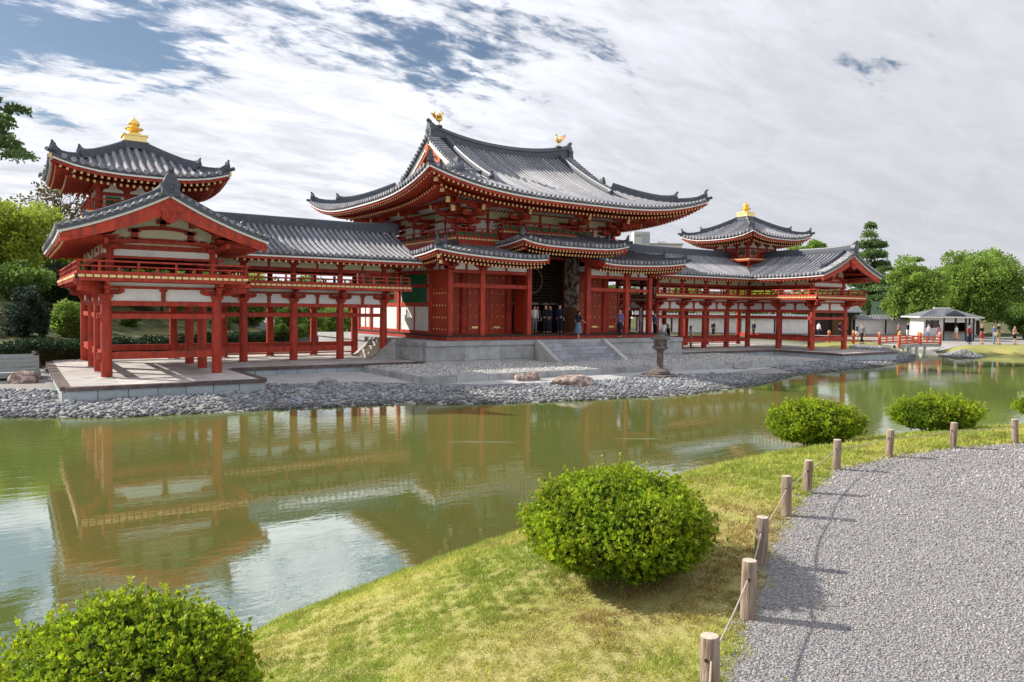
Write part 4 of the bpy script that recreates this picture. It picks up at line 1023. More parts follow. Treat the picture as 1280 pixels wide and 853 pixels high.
    rail_beam(W, (-2.12, MY0), (2.12, MY0), 5.86, 6.05, .2); rail_beam(W, (-2.12, HY0), (2.12, HY0), 5.75, 6.0, .2, m='dark_wood')
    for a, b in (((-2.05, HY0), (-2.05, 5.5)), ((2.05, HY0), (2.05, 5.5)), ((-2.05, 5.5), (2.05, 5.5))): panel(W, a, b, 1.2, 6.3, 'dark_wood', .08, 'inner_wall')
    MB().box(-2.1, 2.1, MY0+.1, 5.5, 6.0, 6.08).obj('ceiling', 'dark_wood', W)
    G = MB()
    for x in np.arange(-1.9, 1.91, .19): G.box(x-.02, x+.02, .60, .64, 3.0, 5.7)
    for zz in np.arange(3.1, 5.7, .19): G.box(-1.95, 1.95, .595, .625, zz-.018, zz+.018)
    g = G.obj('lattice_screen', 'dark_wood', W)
    MB().sweep([(.75*cos(t), .57, 4.35+.75*sin(t)) for t in np.linspace(0, 2*pi, 33)], [(-.05, -.04), (.05, -.04), (.05, .04), (-.05, .04)], up=(0, 1, 0)).obj('round_window_frame', 'brown_wood', g)
    rail_beam(W, (-2, .6), (2, .6), 2.9, 3.02, .12, m='weathered_wood')
    # rear wall
    panel(W, (-7.1, MY1), (7.1, MY1), 1.2, 5.1, 'plaster', .08)
    # ---- aisle roof: two side wings and a raised centre
    OV = 1.66; AX, AY = 7.1+OV, -MY0+OV   # eave half-length, distance in front
    ey0 = MY0-OV; ey1 = MY1+OV
    def Hm(x, y):
        dx = AX-abs(x); dy = min(y-ey0, ey1-y); d = max(0, min(dx, dy)); t = d/3.55
        cz = .33*max(0, abs(x)/AX)**4*max(0, abs(y-HYC)/(HYC-ey0))**4
        cz += .10*max(0, 1-(abs(x)-1.9)/1.6)**2*max(0, 1-dy/1.5) if y < 0 and abs(x) < 3.5 else 0
        return 5.36+.90*prof(t, .2)+cz
    for sx in (-1, 1):
        r = thing_part('aisle_roof', W, (sx*6, 0, 5.4))
        a, b = ((-AX, ey0), (-1.95, ey0)) if sx < 0 else ((1.95, ey0), (AX, ey0)); L = AX-1.95
        roof_slope(r, a, b, (0, 1), lambda q: 0, (lambda q: min(3.6, max(.01, q))) if sx < 0 else (lambda q: min(3.6, max(.01, L-q))), Hm)
        eave_trim(r, W, a, b, (0, 1), Hm, tiers=2, over=1.2, sp=.225, mitre=(1, 0) if sx < 0 else (0, 1))
        a, b = (sx*AX, ey0), (sx*AX, ey1)
        roof_slope(r, a, b, (-sx, 0), lambda q: 0, lambda q: min(3.6, max(.01, min(q, ey1-ey0-q))), Hm, rows=(sx < 0))
        eave_trim(r, W, a, b, (-sx, 0), Hm, tiers=2, over=1.2, sp=.225)
        hip_ridge(r, Hm, (sx*AX, ey0), (sx*(AX-3.5), ey0+3.5), 8, .18, .17, .30, .42); hip_ridge(r, Hm, (sx*AX, ey1), (sx*(AX-3.5), ey1-3.5), 8, .18, .17, .30, .42)
        # inner end of the front roof: verge board and ridge
        pts = [(sx*1.98, ey0+3.5*t, Hm(sx*1.98, ey0+3.5*t)) for t in np.linspace(0, 1, 7)]
        MB().sweep([(p[0], p[1], p[2]-.24) for p in pts], [(-.05, -.15), (.05, -.15), (.05, .15), (-.05, .15)]).obj('verge_board', 'red', r)
        ridge_sweep(r, [(sx*2.1, p[1], p[2]+.02) for p in pts[1:]], .18, .12, .06, 'descending_ridge')
        # corner hip beams with yellow caps
        for (r0, r1, z0, z1) in ((.1, 1.15, 4.90, 4.93), (.1, 1.42, 5.10, 5.18)):
            p = Vector((sx*(7.1+r0), MY0-r0, z0)); q = Vector((sx*(7.1+r1), MY0-r1, z1)); d = (q-p).normalized(); MB().beam(p, q, .13, .16).obj('corner_arm', 'red', W); MB().beam(q, q+d*.02, .15, .18).obj('beam_cap', 'ochre', W)
    AR, er0 = 3.75, -3.85
    def Hr(x, y):
        dx = AR-abs(x); dy = y-er0; d = max(0, min(dx*1.5, dy)); t = d/3.0
        return 6.17+.80*prof(t, .2)+.30*min(1, abs(x)/AR)**4*max(0, 1-dy/3.2)**2
    r = thing_part('raised_aisle_roof', W, (0, -2, 6.2))
    roof_slope(r, (-AR, er0), (AR, er0), (0, 1), lambda q: 0, lambda q: min(2.9, max(.01, 1.5*min(q, 2*AR-q))), Hr)
    for sx in (-1, 1):
        roof_slope(r, (sx*AR, er0), (sx*AR, er0+3.6), (-sx, 0), lambda q: 0, lambda q: min(1.93, max(.01, q/1.5)), Hr)
        eave_trim(r, W, (sx*AR, er0), (sx*AR, er0+3.6), (-sx, 0), Hr, tiers=2, over=.9, sp=.225, mitre=(1, 0))
        hip_ridge(r, Hr, (sx*AR, er0), (sx*(AR-1.9), er0+2.85), 6, .18, .14, .36, .40)
    eave_trim(r, W, (-AR, er0), (AR, er0), (0, 1), Hr, tiers=2, over=1.4, sp=.225)
    for x in (-2.12, 2.12):
        for sx in (-1, 1): panel(W, (x, MY0), (x, HY0), 5.2, 6.1, 'red', .1)
    rail_beam(W, (-3.4, MY0), (3.4, MY0), 5.92, 6.04, .16); panel(W, (-3.4, HY0-.3), (3.4, HY0-.3), 5.9, 6.9, 'red', .08)
    # ---- upper storey of the core
    CX = [-5.15, -2.12, 2.12, 5.15]; CY = [HY0, HYC, HY1]
    panel(W, (-5.15, HY0+.05), (5.15, HY0+.05), 5.6, 9.0, 'red', .08); panel(W, (-5.15, HY1-.05), (5.15, HY1-.05), 5.6, 9.0, 'red', .08)
    for sx in (-1, 1): panel(W, (sx*5.1, HY0), (sx*5.1, HY1), 5.6, 9.0, 'red', .08)
    runs = [((CX[i], HY0), (CX[i+1], HY0)) for i in range(3)]+[((sx*5.15, CY[j]), (sx*5.15, CY[j+1])) for sx in (-1, 1) for j in range(2)]+[((CX[i], HY1), (CX[i+1], HY1)) for i in range(3)]
    for (a, b) in runs:
        ax = abs(a[1]-b[1]) < .01; e = .003 if ax else 0; out = Vector((0, -1 if a[1] < 2 else 1, 0)) if ax else Vector((np.sign(a[0]), 0, 0))
        m = ((a[0]+b[0])/2, (a[1]+b[1])/2)
        rail_beam(W, a, b, 6.66+e, 6.90+e, .22, ext=.1); rail_beam(W, a, b, 7.56+e, 7.68+e, .16); rail_beam(W, a, b, 8.10+e, 8.24+e, .18); rail_beam(W, a, b, 8.40+e, 8.55+e, .18)
        for q0, q1 in ((a, m), (m, b)):
            panel(W, q0, q1, 6.90, 7.56, 'plaster', .10); panel(W, q0, q1, 7.68, 8.10, 'plaster_cream', .10)
        MB().cbox((m[0], m[1], 7.5), .16, .16, 1.25).cbox((m[0], m[1], 7.48), .30 if ax else .18, .18 if ax else .30, .1).obj('strut', 'red', W)
    bm = {0: bracket_mesh(6.72, .78, 'x', (0, -1), steps=3, step=.52, sh=.37, w=.17), 1: bracket_mesh(6.72, .78, 'y', (1, 0), steps=3, step=.52, sh=.37, w=.17), 2: bracket_mesh(6.72, .78, 'x', (0, 1), steps=3, step=.52, sh=.37, w=.17), 3: bracket_mesh(6.72, .78, 'y', (-1, 0), steps=3, step=.52, sh=.37, w=.17)}
    for x in CX: inst('bracket', bm[0], W, (x, HY0, 0)); inst('bracket', bm[2], W, (x, HY1, 0))
    for y in CY: inst('bracket', bm[1], W, (5.15, y, 0)); inst('bracket', bm[3], W, (-5.15, y, 0))
    # tail beams with yellow end caps
    def tail(p, q, w_=.17, h_=.24):
        p = Vector(p); q = Vector(q); d = (q-p).normalized(); MB().beam(p, q, w_, h_).obj('tail_beam', 'red', W); MB().beam(q, q+d*.025, w_+.02, h_+.03).obj('beam_cap', 'ochre', W)
    for x in CX[1:3]: tail((x, HY0, 8.45), (x, HY0-2.05, 7.98))
    for x in (-4.0, 4.0, -1.0, 1.0): pass
    for sx in (-1, 1):
        tail((sx*5.15, HYC, 8.45), (sx*7.2, HYC, 7.98)); tail((sx*5.15, HY0, 8.45), (sx*5.15, HY0-2.05, 7.98)); tail((sx*5.15, HY0, 8.45), (sx*7.2, HY0, 7.98)); tail((sx*5.15, HY1, 8.45), (sx*7.2, HY1, 7.98))
        for yy, sg in ((HY0, -1), (HY1, 1)):
            for r1, z0, z1 in ((1.55, 8.0, 7.86), (2.25, 8.3, 8.16), (3.0, 8.55, 8.52), (3.75, 8.78, 8.86), (4.15, 9.05, 9.18)):
                tail((sx*5.15, yy, z0), (sx*(5.15+r1), yy+sg*r1, z1), .20, .26)
        rail_beam(W, (sx*6.72, HY0-1.57), (sx*6.72, HY1+1.57), 8.12, 8.30, .18, ext=.5)
    rail_beam(W, (-6.72, HY0-1.57), (6.72, HY0-1.57), 8.123, 8.303, .18, ext=.5); rail_beam(W, (-6.72, HY1+1.57), (6.72, HY1+1.57), 8.123, 8.303, .18, ext=.5)
    MB().box(-6.8, 6.8, HY0-1.65, HY1+1.65, 8.58, 8.62).obj('ceiling', 'red', W)
    # slanting ribs of the coved ceiling between wall and purlin
    cv = MB()
    for x in np.arange(-6.3, 6.31, .21): cv.beam((x, HY0-.52, 8.12), (x, HY0-1.50, 8.56), .07, .06)
    for y in np.arange(HY0-1.2, HY1+1.2, .21):
        for sx in (-1, 1): cv.beam((sx*5.67, y, 8.12), (sx*6.65, y, 8.56), .07, .06)
    cv.obj('cove_ribs', 'plaster', W, kind='stuff')
    # ---- balcony round the core, raised over the entrance
    bo = .95; bx = 5.15+bo; by = HY0-bo
    MB().box(-bx, bx, by, HY1+bo, 6.33, 6.38).obj('deck', 'brown_wood', W)
    def deck_edge(pts, z):
        for i in range(len(pts)-1):
            a, b = pts[i], pts[i+1]; e = .003*(i % 2); rail_beam(W, a, b, z-.19+e, z-.07+e, .12, ext=.05, name='deck_edge')
            mb = MB(); A = Vector((*a, z-.02+e)); B = Vector((*b, z-.02+e)); d = (B-A).normalized(); L = (B-A).length; k = int(L/.2)
            for j in range(k): mb.beam(A+d*(L*(j+.08)/k), A+d*(L*(j+.82)/k), .16, .085)
            mb.obj('joist_ends', 'ochre', W, kind='stuff'); rail_beam(W, a, b, z-.065+e, z+.018+e, .10, m='brown_wood', name='deck_edge'); rail_beam(W, a, b, z+.024+e, z+.06+e, .15, name='deck_edge')
            rail_beam(W, a, b, z-.42+e, z-.2+e, .10, m='red', name='skirt_board')
    C = [(-3.45, by), (-bx, by), (-bx, HY1+bo), (bx, HY1+bo), (bx, by), (3.45, by)]
    deck_edge(C, 6.40)
    cc = [(x-.06*np.sign(x)*(abs(x) > 5), y+(.06 if y < 3 else -.06)) for x, y in C]
    railing(W, cc, 6.46, .50, sp=.55)
    for i in range(len(cc)-1): panel(W, (cc[i][0]*.985, cc[i][1]+(.05 if cc[i][1] < 3 else -.05)), (cc[i+1][0]*.985, cc[i+1][1]+(.05 if cc[i+1][1] < 3 else -.05)), 6.52, 6.76, 'green_lattice', .03, 'green_panel')
    C2 = [(-3.3, HY0), (-3.3, by-.14), (3.3, by-.14), (3.3, HY0)]
    MB().box(-3.3, 3.3, by-.14, HY0, 6.86, 6.90).obj('deck', 'brown_wood', W); deck_edge(C2, 6.92)
    cc = [(x-.06*np.sign(x), y+(.06 if y < -.5 else 0)) for x, y in C2]
    railing(W, cc, 6.98, .50, sp=.55); panel(W, (-3.22, by-.03), (3.22, by-.03), 7.04, 7.28, 'green_lattice', .03, 'green_panel')
    # ---- great roof
    a_, b_ = 9.62, 8.35
    def H(x, y):
        ax = abs(x); dy = b_-abs(y-HYC); dx = a_-ax
        d = dy if ax < 5.3 else min(dx, dy)
        if ax >= 5.3 and dx > 4.35 and dy > dx: d = dx
        t = max(0, d/b_)
        l = 1.02*min(1.03, ax/a_)**3.2*min(1.03, abs(y-HYC)/b_)**3.2
        return 8.46+3.92*prof(t, .42)+l+.62*min(1, ax/5.3)**2.2*max(0, t-.25)**1.3
    roof = thing_part('roof', W, (0, HYC, 8.5))
    # front and back slopes
    def dm(L):
        def f(q):
            ax = abs(q-a_)
            return b_ if ax < 5.25 else max(.01, min(a_-ax, b_))
        return f
    for sg, A, B in ((1, (-a_, HYC-b_), (a_, HYC-b_)), (-1, (-a_, HYC+b_), (a_, HYC+b_))):
        roof_slope(roof, A, B, (0, sg), lambda q: 0, dm(0), H, row=.3006, rows=(sg > 0), nt=14); eave_trim(roof, W, A, B, (0, sg), H, tiers=2, over=2.3, sp=.262)
    for sx in (-1, 1):
        A, B = (sx*a_, HYC-b_), (sx*a_, HYC+b_)
        def H2(x, y):
            dx = a_-abs(x); dy = b_-abs(y-HYC); d = min(dx, dy); t = d/b_
            return 8.46+3.92*prof(t, .42)+1.02*min(1.03, abs(x)/a_)**3.2*min(1.03, abs(y-HYC)/b_)**3.2+.62*max(0, t-.25)**1.3
        roof_slope(roof, A, B, (-sx, 0), lambda q: 0, lambda q: max(.01, min(4.75, q, 2*b_-q)), H2, row=.30, nt=9, rows=(sx < 0)); eave_trim(roof, W, A, B, (-sx, 0), H, tiers=2, over=2.3, sp=.262)
        for sy in (-1, 1): hip_ridge(roof, H2, (sx*a_, HYC+sy*b_), (sx*(a_-4.25), HYC+sy*(b_-4.25)), 9, .28, .26, .33, .56, .09)
        # gable triangle: red wall, pale barge boards, verge tiles, ridge along its foot
        yy = np.linspace(HYC-4.1, HYC+4.1, 15); xg = sx*4.95
        poly = [(y, min(H(5.2, y)-.25, 13)) for y in yy]; poly = [(yy[0], 9.9)]+poly+[(yy[-1], 9.9)]
        mb = MB(); mb.prism(poly, lambda p, q, t: (xg-.05+.1*t, p, q)); mb.obj('gable_wall', 'red_orange', roof)
        for sy in (-1, 1):
            pr_ = [(sx*5.34, HYC+sy*4.25*(1-t), H(5.2, HYC+sy*4.25*(1-t))) for t in np.linspace(0, 1, 11)]
            MB().sweep([(p[0], p[1], p[2]-.02) for p in pr_], [(-.08, -.10), (.08, -.10), (.08, .07), (-.08, .07)]).obj('verge_band', 'ridge_tile', roof)
            MB().sweep([(p[0]-sx*.10, p[1], p[2]-.30) for p in pr_], [(-.05, -.18), (.05, -.18), (.05, .18), (-.05, .18)]).obj('barge_board', 'white_paint', roof)
            MB().sweep([(p[0]-sx*.16, p[1], p[2]-.58) for p in pr_], [(-.05, -.12), (.05, -.12), (.05, .12), (-.05, .12)]).obj('barge_board', 'red_orange', roof)
            n = 17
            for k in range(n):
                t = (k+.5)/n; y = HYC+sy*4.25*(1-t); z = H(5.2, y)+.05; MB().tube([(sx*5.50, y, z-.03), (sx*4.75, y, z+.04)], .085, 8).obj('verge_tile', 'tile', roof)
            pts = [(sx*4.28, HYC+sy*lerp(5.35, .2, t), H(4.28, HYC+sy*lerp(5.35, .2, t))+.02) for t in np.linspace(0, 1, 12)]
            ridge_sweep(roof, pts, .30, .26, .10, 'descending_ridge'); demon_tile(roof, (pts[0][0], pts[0][1]-.0, pts[0][2]), (0, sy), .58)
        mb = MB(); c0 = Vector((sx*5.36, HYC, 12.15)); poly = [(0, .1), (.16, .02), (.20, -.15), (.12, -.34), (0, -.44), (-.12, -.34), (-.20, -.15), (-.16, .02)]
        mb.prism(poly, lambda p, q, t: c0+Vector((sx*.08*t, p, q))); mb.obj('gable_pendant', 'red_orange', roof)
        pts = [(sx*5.25, HYC+lerp(-3.6, 3.6, t), H2(sx*5.0, HYC+lerp(-3.6, 3.6, t))+.06+.25*abs(2*t-1)**3) for t in np.linspace(0, 1, 13)]
        ridge_sweep(roof, pts, .26, .26, .09, 'foot_ridge')
    # main ridge, sagging in the middle
    pts = [(x, HYC, 12.30+.66*abs(x/5.2)**2.2) for x in np.linspace(-5.2, 5.2, 25)]
    prof_ = [(-.23, -.1), (.23, -.1), (.23, .12), (.19, .14), (.19, .30), (.23, .32), (.23, .40), (.17, .44), (.10, .56), (0, .60), (-.10, .56), (-.17, .44), (-.23, .40), (-.23, .32), (-.19, .30), (-.19, .14), (-.23, .12)]
    MB().sweep(pts, prof_).obj('ridge', 'ridge_tile', roof)
    for sx in (-1, 1): demon_tile(roof, (sx*5.22, HYC, 12.72), (sx, 0), 1.15)
build_hall()

def golden_bird(x, s, label):
    """gilded bird on the ridge, facing the middle of the roof"""
    z0 = 12.30+.66*abs(x/5.2)**2.2+.58
    t = thing('ridge_bird', label, 'bird statue', (x, HYC, z0), 'golden birds on the hall ridge')
    f = -s       # facing direction in x
    P = lambda a, y, z: (x+f*a*.86, HYC+y*.86, z0+z*.86)
    MB().lathe([(.20, -.02), (.20, .08), (.10, .10)], (x, HYC, z0), 12).obj('base', 'ridge_tile', t)
    for sy in (-1, 1): MB().tube([P(.02, .05*sy, .08), P(.03, .05*sy, .28), P(-.03, .05*sy, .44)], [.022, .02, .045], 6).obj('leg', 'gilt', t)
    MB().tube([P(-.24, 0, .50), P(-.14, 0, .50), P(.0, 0, .50), P(.12, 0, .56), P(.19, 0, .68), P(.17, 0, .80), P(.19, 0, .90), P(.25, 0, .95), P(.31, 0, .94)], [.05, .11, .14, .12, .075, .05, .045, .06, .035], 10).obj('body', 'gilt', t, smooth=True)
    mb = MB(); mb.tube([P(.30, 0, .95), P(.40, 0, .90)], [.03, .006], 6); mb.obj('beak', 'gilt', t)
    mb = MB(); mb.tube([P(.22, 0, .99), P(.18, 0, 1.06), P(.10, 0, 1.07)], [.025, .02, .008], 5); mb.obj('crest', 'gilt', t)
    for sy in (-1, 1):
        for k in range(5):
            a = .05-.07*k; mb = MB(); mb.sweep([P(a+.04, .10*sy, .52), P(a-.02, .22*sy, .70-.02*k), P(a-.12, .26*sy, .88-.05*k)], [(-.035, -.008), (.035, -.008), (.02, .008), (-.02, .008)]); mb.obj('wing_feather', 'gilt', t)
    for k in range(6):
        a = (k-2.5)*.05; mb = MB(); mb.sweep([P(-.20, a*.4, .50), P(-.36, a, .62), P(-.46-.02*k, a*1.6, .80+.02*k), P(-.42, a*2, .96)], [(-.03, -.01), (.03, -.01), (.03, .01), (-.03, .01)]); mb.obj('tail_feather', 'gilt', t)
golden_bird(-4.6, -1, 'golden bird statue standing at the left end of the hall ridge')
golden_bird(4.35, 1, 'golden bird statue standing at the right end of the hall ridge')

# ---------------------------------------------------------------- plants
def leaf_quads(C, D, L, wd, r, fold=.25):
    """diamond leaves: C centres (n,3), D directions (n,3), length L(n)"""
    n = len(C); D = D/np.linalg.norm(D, axis=1, keepdims=True)
    Rn = r.normal(size=(n, 3)); S = np.cross(D, Rn); S /= np.linalg.norm(S, axis=1, keepdims=True)+1e-9; N = np.cross(S, D)
    L = L[:, None]; V = np.stack([C, C+D*L*.5+S*L*wd+N*L*fold*wd, C+D*L, C+D*L*.5-S*L*wd+N*L*fold*wd], 1)
    return V.reshape(-1, 3), np.arange(4*n).reshape(n, 4)
def bush(name, label, c, rx, ry, rz, n, leaf, seed, lean=0):
    r = np.random.default_rng(seed); t = thing(name, label, 'bush', (c[0], c[1], c[2]), 'clipped round bushes on the near bank')
    zc = c[2]+rz*.95
    # lumpy surface: radius factor from a few random lobes
    K = r.normal(size=(90, 3)); K[:, 2] = np.abs(K[:, 2])*.9-.2; K /= np.linalg.norm(K, axis=1, keepdims=True); amp = r.uniform(-.13, .13, 90); amp[:26] *= .8; sh_ = np.where(np.arange(90) < 26, 14, 70)
    def rad(u): return 1+(np.exp(-(1-u@K.T)*sh_)*amp).sum(1)
    u = r.normal(size=(n, 3)); u /= np.linalg.norm(u, axis=1, keepdims=True); u = u[(u[:, 2] > -.72)]; n = len(u)
    base = np.where(u[:, 2] < 0, 1+.25*u[:, 2], 1)        # tucks in below
    k = rad(u)*base*r.choice([1, .95, .87, .76], n, p=[.42, .26, .2, .12])*(1+r.normal(0, .052, n))
    spike = (r.random(n) < .07)&(u[:, 2] > .0); k = k+spike*r.uniform(.03, .16, n)
    P = u*k[:, None]*np.array([rx, ry, rz])+np.array([c[0], c[1], zc])
    ax = u/np.array([rx, ry, rz])*rz+np.array([0, 0, .75]); ax /= np.linalg.norm(ax, axis=1, keepdims=True); ax += r.normal(0, .3, (n, 3))
    m = 7; cen = []; dr = []; sz = []; tn = []
    a = ax/np.linalg.norm(ax, axis=1, keepdims=True); h = np.cross(a, [.3, .9, .1]); h /= np.linalg.norm(h, axis=1, keepdims=True); g = np.cross(a, h)
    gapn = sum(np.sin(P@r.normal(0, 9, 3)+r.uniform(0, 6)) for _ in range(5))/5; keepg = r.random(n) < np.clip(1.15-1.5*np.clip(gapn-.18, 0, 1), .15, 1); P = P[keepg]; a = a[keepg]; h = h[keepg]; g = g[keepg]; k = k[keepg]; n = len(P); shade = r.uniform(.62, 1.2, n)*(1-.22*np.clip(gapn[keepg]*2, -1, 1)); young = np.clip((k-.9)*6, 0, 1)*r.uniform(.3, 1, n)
    for j in range(m):
        ph = j*2.4+r.uniform(0, 6.28, n); el = r.uniform(.35, 1.1, n)
        d = a*np.cos(el)[:, None]+(h*np.cos(ph)[:, None]+g*np.sin(ph)[:, None])*np.sin(el)[:, None]
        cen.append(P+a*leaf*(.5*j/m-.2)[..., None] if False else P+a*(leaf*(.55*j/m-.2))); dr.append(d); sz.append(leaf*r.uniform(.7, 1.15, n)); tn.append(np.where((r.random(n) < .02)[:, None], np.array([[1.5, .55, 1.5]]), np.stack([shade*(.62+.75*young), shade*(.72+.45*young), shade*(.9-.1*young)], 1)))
    C = np.concatenate(cen); D = np.concatenate(dr); Z = np.concatenate(sz); Tn = np.concatenate(tn)
    # loose upright shoots above the clipped surface
    ns = int(26+rx*70); qs = r.normal(size=(ns, 3)); qs[:, 2] = np.abs(qs[:, 2])*1.1+.1; qs /= np.linalg.norm(qs, axis=1, keepdims=True)
    for u_ in qs:
        L_ = r.uniform(.04, .15)*(1 if leaf < .035 else 1.2); o_ = u_*rad(u_[None])[0]*np.array([rx, ry, rz])*.97+np.array([c[0], c[1], zc]); d_ = u_*.55+np.array([0, 0, .8])+r.normal(0, .18, 3); d_ /= np.linalg.norm(d_); m_ = int(6+L_*70)
        q_ = r.random(m_)**.8; C = np.concatenate([C, o_+d_*(L_*q_)[:, None]]); e_ = d_[None]*.7+r.normal(0, .6, (m_, 3)); D = np.concatenate([D, e_]); Z = np.concatenate([Z, leaf*r.uniform(.7, 1.1, m_)]); Tn = np.concatenate([Tn, np.tile([[1.35, 1.12, .8]], (m_, 1))*r.uniform(.85, 1.1, (m_, 1))])
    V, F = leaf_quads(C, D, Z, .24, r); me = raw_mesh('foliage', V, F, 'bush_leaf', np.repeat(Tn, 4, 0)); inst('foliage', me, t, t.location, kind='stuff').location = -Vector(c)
    # added solid dark core: stands for the shaded inside, blocks see-through
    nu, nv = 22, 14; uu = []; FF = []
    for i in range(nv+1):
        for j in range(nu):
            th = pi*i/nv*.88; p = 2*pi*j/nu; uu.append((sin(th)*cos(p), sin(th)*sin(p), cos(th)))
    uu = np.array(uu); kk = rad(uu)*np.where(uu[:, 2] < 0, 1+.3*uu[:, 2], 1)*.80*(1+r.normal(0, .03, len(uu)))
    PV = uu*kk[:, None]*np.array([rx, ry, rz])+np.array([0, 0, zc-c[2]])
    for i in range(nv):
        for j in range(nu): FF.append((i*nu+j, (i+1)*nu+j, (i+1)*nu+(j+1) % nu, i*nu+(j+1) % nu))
    me = raw_mesh('dark_core', PV, np.array(FF), 'bush_core', np.ones((len(PV), 3)), smooth=True); inst('dark_core', me, t, t.location)
    for j in range(9):
        a0 = r.uniform(0, 6.28); q = r.uniform(.2, .6); MB().tube([(c[0]+.06*cos(a0), c[1]+.06*sin(a0), c[2]-.08), (c[0]+rx*q*.45*cos(a0), c[1]+ry*q*.45*sin(a0), c[2]+rz*.3), (c[0]+rx*q*cos(a0), c[1]+ry*q*sin(a0), c[2]+rz*.75)], [.022, .016, .009], 5).obj('stem', 'twig', t)
    # stray shoots on top
    sh = MB(); r2 = random.Random(seed)
    return t
def bush_at(label, x, y, rx, ry, rz, n, leaf, seed): bush('clipped_bush', label, (x, y, tz(x, y)-.02), rx, ry, rz, n, leaf, seed)
bush_at('big round bush at the lower left corner, cut off by the frame', -25.33, -31.05, .62, .66, .47, 13000, .030, 21)
bush_at('largest round bright green bush in the middle of the lawn beside the rope fence', -22.03, -31.40, .68, .68, .405, 17000, .029, 22)
bush_at('bright green bush at the water edge behind the fifth and sixth fence posts', -14.1, -27.75, .76, .70, .43, 9000, .040, 23)
bush_at('flat-topped green bush at the water edge behind the eighth fence post', -10.9, -28.25, .70, .70, .37, 8000, .042, 24)
bush_at('small green bush at the right edge of the photo beyond the last fence post', -8.55, -29.55, .75, .70, .30, 6000, .042, 25)

def tree(name, label, x, y, h, crown_z, rx, rz, n, leaf, m, seed, clumps=26, layered=0, spread=.30, trunk=.22, cat='tree', group=None, dens=1, bare=False):
    r = np.random.default_rng(seed); z0 = tz(x, y)-.1; t = thing(name, label, cat, (x, y, z0), group)
    crown_z = max(crown_z-z0, rz*.75)
    U = r.normal(size=(clumps*3, 3)); U /= np.linalg.norm(U, axis=1, keepdims=True); k = r.uniform(.35, .88, len(U))
    Cc = U*k[:, None]*np.array([rx, rx, rz])
    if layered: Cc[:, 2] = np.round(Cc[:, 2]/(rz*2/layered))*(rz*2/layered); tap = 1-.55*(Cc[:, 2]/rz*.5+.5); Cc[:, :2] *= tap[:, None]
    # keep well spread clumps
    keep = []
    for c in Cc:
        if all(np.linalg.norm((c-Cc[j])/np.array([rx, rx, rz])) > .22 for j in keep): keep.append(len(keep)) if False else keep.append(int(np.where((Cc == c).all(1))[0][0]))
        if len(keep) >= clumps: break
    Cc = Cc[keep]; per = int(n/len(Cc)); P = []; T_ = []; D = []
    for c in Cc:
        s = spread*r.uniform(.7, 1.25); sc_ = np.array([rx*s, rx*s, (rz*.45 if layered else min(rx, rz))*s*(1 if layered else .92)])
        u = r.normal(size=(per, 3)); u /= np.linalg.norm(u, axis=1, keepdims=True); u[:, 2] = np.where((u[:, 2] < -.3) & bool(layered), -u[:, 2]*.5, u[:, 2])
        q = u*(r.random((per, 1))**.35)*sc_*(1+.12*r.normal(size=(per, 1)))+c; P.append(q); D.append(u+r.normal(0, .6, (per, 3))+np.array([0, 0, -.15])); T_.append(np.full(per, r.uniform(.78, 1.2))*r.uniform(.75, 1.25, per))
    P = np.concatenate(P)+np.array([0, 0, crown_z]); D = np.concatenate(D); T_ = np.concatenate(T_)
    V, F = leaf_quads(P, D, leaf*r.uniform(.6, 1.3, len(P)), .34, r)
    me = raw_mesh('crown', V, F, m, np.repeat(np.stack([T_, T_, T_*.95], 1), 4, 0)); o = inst('crown', me, t, (x, y, z0)); o.location = (0, 0, 0)
    tw = MB(); top = Vector((r.uniform(-.3, .3), r.uniform(-.3, .3), crown_z+rz*.35)); b0 = Vector((0, 0, max(.4, crown_z-rz*.85)))
    tw.tube([(0, 0, -.2), (0, 0, .3), tuple(b0), tuple((b0+top)/2+Vector((.1, -.1, 0))), tuple(top)], [trunk*1.35, trunk, trunk*.82, trunk*.5, trunk*.15], 8)
    tr = inst('trunk', tw.mesh('trunk', 'bark', smooth='auto'), t, (x, y, z0)); br = MB()
    for c in Cc[:14 if not bare else 26]:
        e = Vector((c[0], c[1], c[2]+crown_z)); s = b0.lerp(top, float(np.clip((e.z-b0.z)/(top.z-b0.z+.01)*.6, .02, .9))); mid = s.lerp(e, .5)+Vector((0, 0, -.06*rx)); br.tube([s, mid, e], [trunk*.38, trunk*.24, trunk*.07], 5)
        if bare:
            for q in range(3): e2 = e+Vector(r.normal(0, rx*.22, 3)); br.tube([mid, e2], [trunk*.12, trunk*.03], 4)
    inst('branches', br.mesh('branches', 'bark'), t, (x, y, z0)); return t
# right bank
tree('broadleaf_tree', 'very large spreading bright green tree behind the kiosk at the right', 70.7, 7.2, 11, 6.0, 5.5, 4.7, 62000, .27, 'leaf_bright', 131, clumps=110, trunk=.5, spread=.24)
tree('pine_tree', 'tall pine with layered tufts rising above the right gable', 65.1, 17.5, 14, 8.6, 2.9, 5.6, 17000, .30, 'leaf_pine', 32, clumps=40, layered=9, spread=.26, trunk=.3)
tree('broadleaf_tree', 'rounded mid-green tree between the pine and the kiosk', 55.0, 6.6, 8, 4.9, 3.3, 3.7, 20000, .28, 'leaf_bright', 33, clumps=36, trunk=.3, spread=.27)
tree('pine_tree', 'low dark pine in front of the tall pine beside the right gallery', 60.5, 12.0, 7, 5.4, 3.4, 2.9, 15000, .28, 'leaf_pine', 34, clumps=34, layered=5, trunk=.25)
tree('pine_tree', 'small pine showing above the mid-green tree left of the biggest tree', 70, 15.0, 8, 7.0, 3.2, 2.4, 9000, .3, 'leaf_pine', 35, clumps=24, layered=4, trunk=.25)
